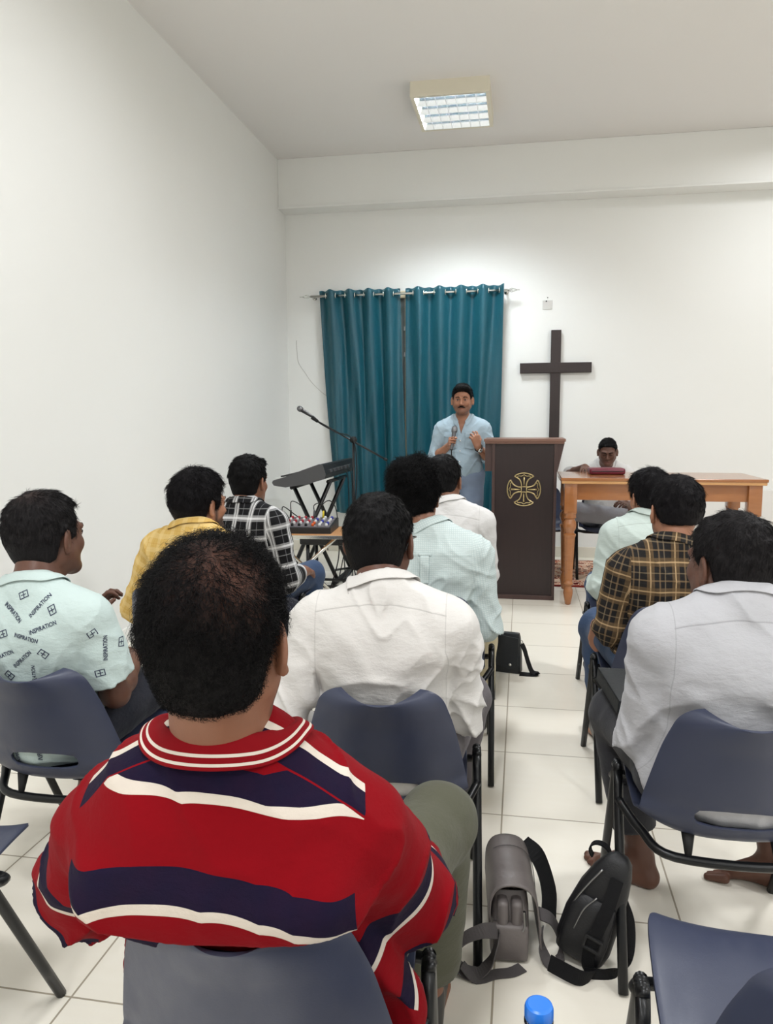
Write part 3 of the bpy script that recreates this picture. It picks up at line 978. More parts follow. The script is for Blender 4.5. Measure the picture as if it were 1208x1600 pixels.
# ================================================================== CHAIRS
SHELL_PROF = [(-0.350, 0.752), (-0.344, 0.738), (-0.332, 0.705), (-0.312, 0.65), (-0.29, 0.58), (-0.268, 0.51), (-0.245, 0.45), (-0.215, 0.41), (-0.165, 0.396), (-0.09, 0.402), (0.02, 0.42), (0.13, 0.436), (0.2, 0.438), (0.235, 0.43), (0.25, 0.412)]
SHELL_W = [0.136, 0.146, 0.158, 0.176, 0.192, 0.206, 0.214, 0.214, 0.212, 0.214, 0.216, 0.214, 0.208, 0.198, 0.186]


def shell_mesh():
    prof = spline([(0, y, z) for (y, z) in SHELL_PROF], 5)
    wid = [p.x for p in spline([(w, 0, 0) for w in SHELL_W], 5)]
    n = len(prof)
    # arc length
    s = [0.0]
    for i in range(1, n):
        s.append(s[-1] + (prof[i] - prof[i - 1]).length)
    nu = 44
    rows_ = []
    sc = s[7 * 5]
    for i in range(n):
        # rounded top and front corners
        w = wid[i]
        e = s[i]
        if e < 0.045:
            w -= 0.045 * (1 - math.sqrt(max(0, 1 - (1 - e / 0.045) ** 2))) * 0.9
        e2 = s[-1] - s[i]
        if e2 < 0.04:
            w -= 0.04 * (1 - math.sqrt(max(0, 1 - (1 - e2 / 0.04) ** 2)))
        back = max(0.0, min(1.0, (sc + 0.02 - s[i]) / 0.12))
        seat = 1 - back
        crease = math.exp(-((s[i] - sc - 0.02) / 0.07) ** 2)
        row = []
        for j in range(nu + 1):
            u = 2 * j / nu - 1
            x = u * w
            y = prof[i].y + back * 0.062 * abs(u) ** 2.2 + crease * 0.02 * u * u
            z = prof[i].z - 0.02 * (1 - u * u) * max(0, 1 - s[i] / 0.1) + seat * 0.018 * abs(u) ** 3 + crease * 0.035 * abs(u) ** 3
            row.append((x, y, z))
        rows_.append(row)
    mb = MB().grid(rows_)
    o = mb.build('shell', 'navy_plastic', None, True)
    bm = bmesh.new()
    bm.from_mesh(o.data)
    bm.verts.ensure_lookup_table()
    # handle slot low in the back: superellipse in x and height
    cz, hx, hz = 0.478, 0.098, 0.026

    def inside(co):
        return co.y < -0.19 and (abs(co.x) / hx) ** 3.2 + (abs(co.z - cz) / hz) ** 3.2 < 1.0
    dead = [f for f in bm.faces if inside(f.calc_center_median())]
    bmesh.ops.delete(bm, geom=dead, context='FACES')
    bm.verts.ensure_lookup_table()
    for v in bm.verts:
        if v.is_boundary and v.co.y < -0.19 and 0.43 < v.co.z < 0.53 and abs(v.co.x) < 0.13:
            q = ((abs(v.co.x) / hx) ** 3.2 + (abs(v.co.z - cz) / hz) ** 3.2) ** (1 / 3.2)
            if q > 1e-6:
                nx, nz = v.co.x / q, cz + (v.co.z - cz) / q
                dz = nz - v.co.z
                v.co.x, v.co.z = nx, nz
                v.co.y += dz * -0.33
    bm.to_mesh(o.data)
    bm.free()
    md = o.modifiers.new('thickness', 'SOLIDIFY')
    md.thickness = 0.006
    md.offset = 0
    bv = o.modifiers.new('edge', 'BEVEL')
    bv.width = 0.002
    bv.segments = 2
    bv.limit_method = 'ANGLE'
    bv.angle_limit = math.radians(50)
    return o


def make_chair():
    root = empty('stacking_chair')
    sh = shell_mesh()
    sh.parent = root
    for s in (-1, 1):
        x = s * 0.243
        arch = [(x, -0.028, 0.44), (x, -0.018, 0.466), (x, 0.0, 0.478), (x, 0.018, 0.466), (x, 0.028, 0.44)]
        MB().tube(spline([(x * 1.0, -0.25, 0.004), (x, -0.03, 0.435)] + arch[1:3], 4), 0.0125, 12).build('leg', 'black_tube', root, True)
        MB().tube(spline([(x, 0.0, 0.478)] + arch[3:4] + [(x, 0.03, 0.435), (x, 0.25, 0.004)], 4), 0.0125, 12).build('leg', 'black_tube', root, True)
    sup = MB()
    # the two curved cross tubes that carry the shell
    sup.tube(spline([(-0.243, -0.055, 0.405), (-0.2, -0.14, 0.375), (-0.13, -0.215, 0.352), (0.13, -0.215, 0.352), (0.2, -0.14, 0.375), (0.243, -0.055, 0.405)], 6), 0.0115, 10)
    sup.tube(spline([(-0.243, 0.045, 0.42), (-0.2, 0.1, 0.405), (0.2, 0.1, 0.405), (0.243, 0.045, 0.42)], 6), 0.0115, 10)
    sup.build('seat_support', 'black_tube', root, True)
    for x in (-0.1, 0.1):
        MB().tube([(x, -0.215, 0.358), (x, -0.2, 0.41)], [0.008, 0.016], 8).build('lug', 'black_rubber', root, True)
        MB().tube([(x, 0.1, 0.405), (x, 0.1, 0.432)], [0.014, 0.018], 8).build('lug', 'black_rubber', root, True)
    return root


CHAIRS = [  # x, y, yaw (deg), label
    (-0.385, 1.18, 4, 'navy plastic chair under the man in the red striped shirt'),
    (-1.285, 2.04, 2, 'navy plastic chair under the man in the printed mint polo'),
    (-0.352, 2.03, 5, 'navy plastic chair under the man in glasses and white shirt, mid aisle'),
    (0.51, 2.02, 0, 'navy plastic chair under the barefoot man in white shirt'),
    (-1.30, 2.95, -10, 'navy plastic chair under the man in the yellow shirt'),
    (-0.35, 3.02, 3, 'navy plastic chair under the curly haired man in striped mint shirt'),
    (0.535, 2.98, 2, 'navy plastic chair under the man in the brown plaid shirt'),
    (-1.378, 3.83, -6, 'navy plastic chair under the man in the black and white plaid shirt'),
    (-0.365, 3.95, 0, 'navy plastic chair under the white-shirted man nearest the lectern'),
    (0.58, 3.86, 4, 'navy plastic chair under the pale mint shirted man nearest the table'),
    (-1.335, 1.29, 0, 'empty navy plastic chair at the left edge, left of the red striped shirt'),
    (0.452, 1.19, -2, 'empty navy plastic chair at the bottom right corner, below the bare feet'),
    (0.735, 6.9, 180, 'navy chair under the man behind the wooden table'),
    (0.20, 6.95, 180, 'empty navy chair against the wall behind the lectern'),
    (0.06, 0.66, 0, 'navy plastic chair holding the water bottle, at the bottom edge'),
]
proto = make_chair()
for i, (x, y, a, lab) in enumerate(CHAIRS):
    o = proto if i == 0 else copy_tree(proto)
    o.location = (x, y, 0.012 if y > 6 else 0)      # the two by the wall stand on the rug
    o.rotation_euler = (0, 0, math.radians(a))
    tag(o, lab, 'chair', 'navy stacking chairs in the hall')

# ================================================================== SIGNED-DISTANCE BODIES
RNG = np.random.RandomState(5)
LAT = RNG.rand(32, 32, 32).astype(np.float32)


def vnoise(P):
    """value noise in [-1, 1]"""
    Pf = np.floor(P)
    f = (P - Pf).astype(np.float32)
    i = Pf.astype(np.int32) & 31
    j = (i + 1) & 31
    f = f * f * (3 - 2 * f)
    x, y, z = f[:, 0], f[:, 1], f[:, 2]
    c = lambda a, b, d: LAT[a, b, d]
    x0, x1, y0, y1, z0, z1 = i[:, 0], j[:, 0], i[:, 1], j[:, 1], i[:, 2], j[:, 2]
    a = c(x0, y0, z0) * (1 - x) + c(x1, y0, z0) * x
    b = c(x0, y1, z0) * (1 - x) + c(x1, y1, z0) * x
    d = c(x0, y0, z1) * (1 - x) + c(x1, y0, z1) * x
    e = c(x0, y1, z1) * (1 - x) + c(x1, y1, z1) * x
    return ((a * (1 - y) + b * y) * (1 - z) + (d * (1 - y) + e * y) * z) * 2 - 1


A = lambda *v: np.array(v, np.float32)


class Shape:
    """list of soft-joined primitives; each is (function, blend, subtract, lo, hi)"""
    def __init__(self):
        self.p = []
        self.post = []

    def cap(self, a, b, r1, r2, k=0.02, sub=False):
        a, b = A(*a), A(*b)
        r = max(r1, r2)
        ba = b - a
        l2 = float(ba @ ba) + 1e-9

        def f(P):
            pa = P - a
            t = np.clip(pa @ ba / l2, 0, 1)
            q = pa - t[:, None] * ba
            return np.sqrt((q * q).sum(1)) - (r1 + (r2 - r1) * t)
        self.p.append((f, k, sub, np.minimum(a, b) - r, np.maximum(a, b) + r))
        return self

    def ell(self, c, r, k=0.02, rot=None, sub=False):
        c, r = A(*c), A(*r)
        M = np.array(rot.to_3x3(), np.float32) if rot is not None else None
        rm = float(max(r))

        def f(P):
            q = P - c
            if M is not None:
                q = q @ M
            k0 = np.sqrt(((q / r) ** 2).sum(1))
            k1 = np.sqrt(((q / (r * r)) ** 2).sum(1)) + 1e-9
            return np.where(k0 < 1e-4, -float(min(r)), k0 * (k0 - 1.0) / k1)
        self.p.append((f, k, sub, c - rm, c + rm))
        return self

    def fn(self, f, lo, hi, k=0.01, sub=False):
        self.p.append((f, k, sub, A(*lo), A(*hi)))
        return self

    def bounds(self, pad=0.03):
        lo = np.min([q[3] for q in self.p if not q[2]], axis=0) - pad
        hi = np.max([q[4] for q in self.p if not q[2]], axis=0) + pad
        return lo, hi

    def __call__(self, P, cull=True):
        P = P.astype(np.float32)
        d = np.full(len(P), 9.0 if not cull else 0.2, np.float32)
        for f, k, sub, lo, hi in self.p:
            if cull and len(P) > 3000:
                mg = k + 0.05
                m = np.nonzero(((P > lo - mg) & (P < hi + mg)).all(1))[0]
                if not len(m):
                    continue
                e, dd = f(P[m]), d[m]
            else:
                m = None
                e, dd = f(P), d
            if sub:
                e = -e
                if k > 0:
                    h = np.clip(0.5 - 0.5 * (dd - e) / k, 0, 1)
                    r = dd + (e - dd) * h + k * h * (1 - h)
                else:
                    r = np.maximum(dd, e)
            else:
                if k > 0:
                    h = np.clip(0.5 + 0.5 * (dd - e) / k, 0, 1)
                    r = dd + (e - dd) * h - k * h * (1 - h)
                else:
                    r = np.minimum(dd, e)
            if m is None:
                d = r
            else:
                d[m] = r
        for g in self.post:
            d = g(P, d)
        return d


def polygonise(S, vox, lo=None, hi=None, project=2):
    """surface nets on a grid that is sampled only near the surface; then projected onto the surface"""
    if lo is None:
        lo, hi = S.bounds()
    lo, hi = np.asarray(lo, np.float32), np.asarray(hi, np.float32)
    B = 8
    nb = np.ceil((hi - lo) / (vox * B)).astype(int) + 1
    n = nb * B
    cc = [lo[i] + (np.arange(nb[i]) + 0.5) * B * vox for i in range(3)]
    G = np.stack(np.meshgrid(*cc, indexing='ij'), -1).reshape(-1, 3)
    cd = S(G, cull=False)
    act = np.abs(cd) < 0.87 * B * vox + 0.03
    full = np.repeat(np.repeat(np.repeat(np.where(cd < 0, -1, 1).astype(np.float32).reshape(nb), B, 0), B, 1), B, 2)
    bi = np.nonzero(act)[0]
    bx, by, bz = np.unravel_index(bi, nb)
    o = np.stack(np.meshgrid(np.arange(B), np.arange(B), np.arange(B), indexing='ij'), -1).reshape(-1, 3)
    idx = (np.stack([bx, by, bz], 1)[:, None, :] * B + o[None]).reshape(-1, 3)
    P = lo + idx.astype(np.float32) * vox
    vals = np.empty(len(P), np.float32)
    for s in range(0, len(P), 400000):
        vals[s:s + 400000] = S(P[s:s + 400000])
    full[idx[:, 0], idx[:, 1], idx[:, 2]] = vals
    neg = full < 0
    cnt = sum(neg[a:n[0] - 1 + a, b:n[1] - 1 + b, c:n[2] - 1 + c].astype(np.int8) for a in (0, 1) for b in (0, 1) for c in (0, 1))
    mixed = (cnt > 0) & (cnt < 8)
    ci = np.stack(np.nonzero(mixed), 1)
    vid = np.full(mixed.shape, -1, np.int32)
    vid[ci[:, 0], ci[:, 1], ci[:, 2]] = np.arange(len(ci))
    acc = np.zeros((len(ci), 3), np.float32)
    num = np.zeros(len(ci), np.float32)
    cor = [(a, b, c) for a in (0, 1) for b in (0, 1) for c in (0, 1)]
    for a in cor:
        for ax in range(3):
            if a[ax]:
                continue
            b = list(a)
            b[ax] = 1
            va = full[ci[:, 0] + a[0], ci[:, 1] + a[1], ci[:, 2] + a[2]]
            vb = full[ci[:, 0] + b[0], ci[:, 1] + b[1], ci[:, 2] + b[2]]
            m = (va < 0) != (vb < 0)
            t = np.where(m, va / np.where(m, va - vb, 1), 0)
            p = np.tile(A(*a), (len(ci), 1))
            p[:, ax] += t
            acc[m] += p[m]
            num[m] += 1
    V = lo + (ci + acc / num[:, None]) * vox
    F = []
    for ax in range(3):
        u, v = (ax + 1) % 3, (ax + 2) % 3
        sl0 = [slice(0, n[i] - 1) for i in range(3)]
        sl1 = list(sl0)
        sl0[ax], sl1[ax] = slice(0, n[ax] - 1), slice(1, n[ax])
        e = neg[tuple(sl0)] != neg[tuple(sl1)]
        ei = np.stack(np.nonzero(e), 1)
        ei = ei[(ei[:, u] > 0) & (ei[:, v] > 0)]
        inside = neg[ei[:, 0], ei[:, 1], ei[:, 2]]
        q = []
        for du, dv in ((-1, -1), (0, -1), (0, 0), (-1, 0)):
            c = ei.copy()
            c[:, u] += du
            c[:, v] += dv
            q.append(vid[c[:, 0], c[:, 1], c[:, 2]])
        q = np.stack(q, 1)
        q[~inside] = q[~inside][:, ::-1]
        F.append(q)
    F = np.concatenate(F)
    F = F[(F >= 0).all(1)]
    h = 0.0015
    for _ in range(project):
        d = S(V)
        g = np.stack([S(V + A(h, 0, 0)) - S(V - A(h, 0, 0)), S(V + A(0, h, 0)) - S(V - A(0, h, 0)), S(V + A(0, 0, h)) - S(V - A(0, 0, h))], 1) / (2 * h)
        L_ = (g * g).sum(1) + 1e-6
        step = g * (d / np.maximum(L_, 0.25))[:, None]
        ln = np.sqrt((step * step).sum(1))
        step *= np.minimum(1, 0.8 * vox / np.maximum(ln, 1e-9))[:, None]
        V = V - step
    # light relaxation against crumpled quads
    return V, F


def normals_of(S, V, h=0.002):
    g = np.stack([S(V + A(h, 0, 0)) - S(V - A(h, 0, 0)), S(V + A(0, h, 0)) - S(V - A(0, h, 0)), S(V + A(0, 0, h)) - S(V - A(0, 0, h))], 1)
    return g / (np.sqrt((g * g).sum(1))[:, None] + 1e-9)


V3 = Vector


def two_bone(S_, W, l1, l2, pole):
    S_, W, pole = V3(S_), V3(W), V3(pole)
    d = W - S_
    L_ = min(d.length, (l1 + l2) * 0.995)
    d.normalize()
    W2 = S_ + d * L_
    a = (l1 * l1 - l2 * l2 + L_ * L_) / (2 * L_)
    h = math.sqrt(max(0, l1 * l1 - a * a))
    pp = pole - d * pole.dot(d)
    pp.normalize()
    return S_ + d * a + pp * h, W2


FINGER_L = [0.066, 0.076, 0.071, 0.056]


def hand_prims(S, W, d, n, side, curl, spread=0.10, thumb_curl=0.4, s=1.0):
    """palm, four fingers of unequal length and a side thumb. d: towards the fingers, n: palm normal, side=+1 right hand.
    curl: per-joint bend in radians, one triple or four"""
    d = V3(d).normalized()
    n = V3(n)
    n = (n - d * n.dot(d)).normalized()
    x = d.cross(n) * side           # towards the thumb side
    W = V3(W)
    K = W + d * 0.088 * s
    offs = [0.030, 0.0105, -0.0095, -0.028]
    kd = [0.0, 0.004, 0.0, -0.008]
    for i in range(4):
        kp = K + x * offs[i] * s + d * kd[i] * s
        S.cap(W + x * offs[i] * 0.62 * s + d * 0.008, kp, 0.0135 * s, 0.0105 * s, 0.012)
        c = curl[i] if isinstance(curl[0], (list, tuple)) else curl
        ang = 0.0
        p = kp
        fd = (d + x * (offs[i] / 0.03) * spread).normalized()
        fl = FINGER_L[i] * s
        r = [0.0088, 0.0080, 0.0073, 0.0062]
        for j, fr in enumerate((0.48, 0.30, 0.26)):
            ang += c[j]
            q = p + (fd * math.cos(ang) + n * math.sin(ang)) * fl * fr
            S.cap(p, q, r[j] * s, r[j + 1] * s, 0.004)
            p = q
    t0 = W + x * 0.024 * s + d * 0.022 * s + n * 0.006
    t1 = t0 + (x * 0.62 + d * 0.7 + n * 0.35).normalized() * 0.040 * s
    t2 = t1 + (x * (0.45 - thumb_curl) + d * 0.8 + n * (0.2 + thumb_curl)).normalized() * 0.032 * s
    t3 = t2 + (x * (0.3 - thumb_curl * 1.6) + d * 0.8 + n * (0.2 + thumb_curl)).normalized() * 0.024 * s
    S.cap(t0, t1, 0.0145 * s, 0.0105 * s, 0.010)
    S.cap(t1, t2, 0.0100 * s, 0.0092 * s, 0.004)
    S.cap(t2, t3, 0.0092 * s, 0.0070 * s, 0.004)


HAIRLINE = [(-0.14, -0.078), (-0.05, -0.066), (-0.03, -0.05), (-0.026, 0.012), (-0.006, 0.03), (0.012, 0.022), (0.016, -0.012), (0.034, -0.008), (0.042, 0.045), (0.062, 0.078), (0.085, 0.092), (0.12, 0.094)]


def person(name, label, loc, yaw, P):
    """one figure. P: pose and clothing. Local frame: origin on the floor under the seat, +y forward, +z up"""
    s = P.get('s', 1.0)
    vox = P.get('vox', 0.006)
    sit = P.get('sit', True)
    bw = P.get('w', 1.0)            # breadth of the trunk
    bf = P.get('f', 1.0)            # depth of the belly
    base = 0.0 if sit else 0.44
    lean = math.radians(P.get('lean', -7))
    pivot = V3((0, -0.105 + (0 if sit else 0.105) + P.get('back', 0.0), 0.50 + base))
    RL = Matrix.Rotation(math.radians(P.get('side', 0)), 4, 'Y') @ Matrix.Rotation(-lean, 4, 'X')
    if P.get('twist'):
        RL = RL @ Matrix.Rotation(math.radians(P['twist']), 4, 'Z')
    T = lambda x, y, z: tuple(pivot + RL @ (V3((x * s, (y + 0.105) * s, (z - 0.50) * s))))
    body = Shape()
    shx, shz = P.get('shoulder', (0.170, 0.875))

    def torso(S, e=0.0, shirt=False):
        k = 0.06
        S.ell(T(0, -0.108, 0.525), (0.168 * bw * s + e, 0.128 * s + e, 0.115 * s + e), k, RL)
        S.ell(T(0, -0.098 + 0.02 * (bf - 1), 0.645), (0.148 * bw * s + e, 0.112 * bf * s + e, 0.155 * s + e), k, RL)
        S.ell(T(0, -0.118, 0.80), (0.160 * (bw * 0.6 + 0.4) * s + e, 0.108 * s + e, 0.150 * s + e), k, RL)
        for q in (-1, 1):
            S.ell(T(q * 0.085, -0.135, 0.835), (0.088 * s + e, 0.082 * s + e, 0.11 * s + e), 0.05, RL)
            S.cap(T(q * 0.03, -0.12, 0.962), T(q * 0.138, -0.128, shz + 0.023), 0.040 * s + e, 0.047 * s + e, 0.045)
            S.cap(T(q * shx, -0.122, shz), T(q * shx, -0.122, shz), 0.053 * s + e, 0.053 * s + e, 0.045)
        if P.get('round'):
            S.ell(T(0, -0.15, 0.86), (0.13 * s + e, 0.085 * s + e, 0.12 * s + e), 0.06, RL)

    torso(body)
    # ---- head
    hc = V3(P.get('head', (0, -0.10, 1.10 + base)))
    hs = P.get('hs', 1.0) * s
    hy, hp, hr = [math.radians(a) for a in P.get('hrot', (0, 0, 0))]      # turn left, nod down, tilt
    RH = Matrix.Rotation(hy, 4, 'Z') @ Matrix.Rotation(-hp, 4, 'X') @ Matrix.Rotation(hr, 4, 'Y')
    H = lambda x, y, z: tuple(hc + RH @ V3((x * hs, y * hs, z * hs)))
    head = Shape()
    fat = P.get('fat', 0.0)
    head.ell(H(0, -0.016, 0.038), (0.0785 * hs, 0.096 * hs, 0.082 * hs), 0.02, RH)
    head.ell(H(0, 0.028, -0.018), ((0.065 + fat) * hs, 0.062 * hs, 0.080 * hs), 0.035, RH)
    for q in (-1, 1):
        head.cap(H(q * 0.053, 0.006, -0.042), H(q * 0.017, 0.078, -0.088), (0.024 + fat) * hs, 0.019 * hs, 0.03)
        head.ell(H(q * 0.040, 0.062, -0.018), (0.024 * hs, 0.022 * hs, 0.022 * hs), 0.02, RH)
        head.cap(H(q * 0.014, 0.090, 0.030), H(q * 0.046, 0.074, 0.032), 0.010 * hs, 0.009 * hs, 0.014)
    head.cap(H(0, 0.080, -0.090), H(0, 0.086, -0.085), 0.018 * hs, 0.016 * hs, 0.02)
    for q in (-1, 1):
        head.ell(H(q * 0.031, 0.098, 0.012), (0.017 * hs, 0.014 * hs, 0.0105 * hs), 0.012, RH, sub=True)
        head.ell(H(q * 0.031, 0.0795, 0.011), (0.0125 * hs, 0.0125 * hs, 0.0125 * hs), 0.003, RH)
    head.cap(H(0, 0.088, 0.022), H(0, 0.113, -0.024), 0.0075 * hs, 0.0105 * hs, 0.010)
    for q in (-1, 1):
        head.cap(H(q * 0.011, 0.096, -0.029), H(q * 0.010, 0.099, -0.030), 0.0085 * hs, 0.0075 * hs, 0.006)
    head.ell(H(0, 0.091, -0.058), (0.024 * hs, 0.012 * hs, 0.0058 * hs), 0.006, RH)
    head.ell(H(0, 0.088, -0.069), (0.021 * hs, 0.012 * hs, 0.0068 * hs), 0.006, RH)
    head.ell(H(0, 0.101, -0.0632), (0.021 * hs, 0.006 * hs, 0.0012 * hs), 0.002, RH, sub=True)
    for q in (-1, 1):
        RE = RH @ Matrix.Rotation(q * math.radians(32), 4, 'Z') @ Matrix.Rotation(math.radians(-10), 4, 'X')
        ec = H(q * 0.087, -0.008, 0.000)
        head.ell(ec, (0.0075 * hs, 0.020 * hs, 0.034 * hs), 0.010, RE)
        e2 = V3(ec) + RE @ V3((q * 0.007 * hs, 0.003 * hs, 0.002 * hs))
        head.ell(e2, (0.0055 * hs, 0.0115 * hs, 0.020 * hs), 0.004, RE, sub=True)
        head.cap(V3(ec) + RE @ V3((q * 0.002, 0.004 * hs, -0.030 * hs)), V3(ec) + RE @ V3((q * 0.002, 0.006 * hs, -0.026 * hs)), 0.0075 * hs, 0.007 * hs, 0.006)
    nk = P.get('neck', 1.0)
    c7 = V3(T(0, -0.125, 0.945))
    body.cap(c7, H(0, -0.034, -0.035), 0.060 * s * nk, 0.053 * hs * nk, 0.03)
    body.cap(c7 + V3((0, 0.03, 0.0)), H(0, 0.012, -0.065), 0.050 * s * nk, 0.046 * hs * nk, 0.03)
    for it in head.p:
        body.p.append(it)
    # ---- arms
    arms = []
    for q, key in ((1, 'ra'), (-1, 'la')):
        a = P.get(key, {})
        sh = V3(T(q * (shx + 0.004), -0.122, shz))
        W = V3(a.get('w', (q * 0.12, 0.17, 0.60 + base)))
        el, W = two_bone(sh, W, 0.285 * s, 0.250 * s, a.get('pole', (q * 0.25, -0.6, -1.0)))
        if 'e' in a:
            el = V3(a['e'])
        arms.append((q, sh, el, W, a))
        th = P.get('arm', 1.0)
        body.cap(sh, el, 0.050 * s * th, 0.040 * s * th, 0.03)
        body.cap(sh.lerp(el, 0.25), sh.lerp(el, 0.6), 0.050 * s * th, 0.046 * s * th, 0.03)
        body.cap(el, el.lerp(W, 0.35), 0.040 * s * th, 0.040 * s * th, 0.02)
        body.cap(el.lerp(W, 0.35), W, 0.040 * s * th, 0.026 * s, 0.02)
        fd = (W - el).normalized()
        hd = V3(a['d']) if 'd' in a else fd + V3((-q * 0.3, 0, -0.1))
        hn = V3(a.get('n', (-q * 0.5, 0.1, -1)))
        hand_prims(body, W + fd * 0.005, hd, hn, q, a.get('curl', (0.35, 0.5, 0.35)), a.get('spread', 0.10), a.get('thumb', 0.35), s * 0.98)
    # ---- legs
    legs = []
    for q, key in ((1, 'rl'), (-1, 'll')):
        lg = P.get(key, {})
        hip = V3((q * 0.092 * s, (-0.095 if sit else 0.0), 0.505 if sit else 0.925 * s))
        kn = V3(lg.get('k', (q * 0.15, 0.33, 0.515) if sit else (q * 0.105, 0.025, 0.50 * s)))
        an = V3(lg.get('a', (q * 0.15, 0.29, 0.095) if sit else (q * 0.11, -0.02, 0.095)))
        fy = math.radians(lg.get('fy', -q * 8))
        legs.append((q, hip, kn, an, fy, lg))
        body.cap(hip, kn, 0.082 * s * bw, 0.056 * s, 0.05)
        body.cap(kn, kn.lerp(an, 0.35), 0.053 * s, 0.056 * s, 0.03)
        body.cap(kn.lerp(an, 0.3), an, 0.054 * s, 0.034 * s, 0.03)
        RF = Matrix.Rotation(fy, 4, 'Z')
        if lg.get('foot'):
            RF = RF @ lg['foot']
        FT = lambda x, y, z: an + RF @ V3((x * s, y * s, z * s))
        body.cap(an, FT(0, -0.030, -0.060), 0.034 * s, 0.030 * s, 0.02)
        body.cap(FT(0, 0.0, -0.01), FT(q * 0.004, 0.115, -0.068), 0.035 * s, 0.022 * s, 0.03)
        body.cap(FT(q * 0.012, -0.03, -0.065), FT(q * 0.030, 0.10, -0.075), 0.026 * s, 0.018 * s, 0.03)
        for i in range(5):
            x0 = -q * (0.030 - i * 0.0155)
            ln = [0.062, 0.058, 0.052, 0.045, 0.038][i]
            rr = [0.0125, 0.0095, 0.009, 0.0085, 0.008][i]
            y0 = 0.125 - 0.012 * max(0, i - 1)
            body.cap(FT(x0, y0, -0.076), FT(x0 * 1.12, y0 + ln * 0.75, -0.082), (rr + 0.003) * s, rr * s, 0.005)
    # flesh flattened on the seat
    seat_cut = lambda Pt, d: np.where((Pt[:, 1] < 0.21) & (Pt[:, 2] > 0.33), np.maximum(d, 0.43 + 0.012 * np.clip(Pt[:, 1] / 0.2, -1, 1) - Pt[:, 2]), d)
    cz_ = np.array([0.39] + [z for y, z in SHELL_PROF[7::-1]] + [0.785, 0.90, 1.2], np.float32)
    cy_ = np.array([-0.20] + [y for y, z in SHELL_PROF[7::-1]] + [-0.46, -0.7, -1.5], np.float32)

    def back_cut(Pt, d, gap=0.010):
        # the back presses against the inside of the chair shell and never passes through it
        yb = np.interp(Pt[:, 2], cz_, cy_) + 0.062 * np.clip(np.abs(Pt[:, 0]) / 0.2, 0, 1) ** 2.2 + gap
        m = (np.abs(Pt[:, 0]) < 0.235) & (Pt[:, 2] > 0.36)
        return np.where(m, np.maximum(d, (yb - Pt[:, 1]) * 0.95), d)
    if sit:
        body.post.append(seat_cut)
        body.post.append(lambda Pt, d: back_cut(Pt, d, 0.014))
    # the sole ends on the floor
    body.post.append(lambda Pt, d: np.maximum(d, 0.0015 - Pt[:, 2]))

    V, F = polygonise(body, vox)
    Hi = np.array((RH.to_3x3()), np.float32)
    HL = (V - np.array(hc, np.float32)) @ Hi / hs          # vertices in head coordinates
    near = (np.abs(HL) < 0.2).all(1)
    tone = np.zeros((len(V), 3), np.float32)
    lips = np.exp(-((HL[:, 0] / 0.022) ** 2 + ((HL[:, 2] + 0.0635) / 0.010) ** 2) ** 2) * (HL[:, 1] > 0.08)
    tone[:, 1] = np.where(near, lips, 0)
    bd = P.get('beard', 0.0)
    if bd:
        b = np.clip((-0.035 - HL[:, 2] + np.clip((HL[:, 1] - 0.05), -0.05, 1) * 0.25) / 0.02, 0, 1) * np.clip((HL[:, 1] - 0.012) / 0.015, 0, 1) * np.clip((HL[:, 2] + 0.145) / 0.03, 0, 1)
        mous = np.exp(-((HL[:, 0] / 0.034) ** 4 + ((HL[:, 2] + 0.046) / 0.008) ** 4)) * (HL[:, 1] > 0.07)
        sb = np.exp(-(((HL[:, 1] - 0.022) / 0.012) ** 2)) * (HL[:, 2] < 0.0) * (HL[:, 2] > -0.06)
        tone[:, 0] = np.where(near, np.clip(np.maximum(np.maximum(b * (1 - lips), mous), sb), 0, 1) * bd, 0)
    me = from_arrays(name, V, F, P.get('skin', 'skin_brown'), None, True, {'tone': tone})
    me.location = (loc[0], loc[1], loc[2] if len(loc) > 2 else 0)
    me.rotation_euler = (0, 0, math.radians(yaw))
    tag(me, label, 'person')

    def part(S, nm, mat, vx, parent=me, attrs=None, lo=None, hi=None):
        Vp, Fp = polygonise(S, vx, lo, hi)
        at = attrs(Vp) if attrs else None
        return from_arrays(nm, Vp, Fp, mat, parent, True, at), Vp, Fp

    # ---- shirt
    seed = P.get('seed', 1) * 7.3
    short = P.get('short')                # sleeve end along the upper arm (1 = elbow, 2 = wrist)
    ease = P.get('ease', 0.013)
    shirt = Shape()
    TS = Shape()
    torso(TS, ease)
    front = P.get('lap', 0.02)
    if sit:
        TS.post.append(lambda Pt, d: np.maximum(d, np.where(Pt[:, 2] < 0.60, Pt[:, 1] - front, -1)))
    TS.cap(c7 + V3((0, 0.01, -0.02)), c7 + (V3(H(0, -0.034, -0.035)) - c7).normalized() * 0.012, 0.060 * s * nk + 0.008, 0.058 * s * nk + 0.006, 0.03)
    tlo, thi = TS.bounds(0.0)
    shirt.fn(lambda Pt: TS(Pt, cull=False), tlo, thi, 0.0)
    for (a_, b_, r1_, r2_) in P.get('shirt_extra', ()):
        shirt.cap(a_, b_, r1_, r2_, 0.05)
    armS = []
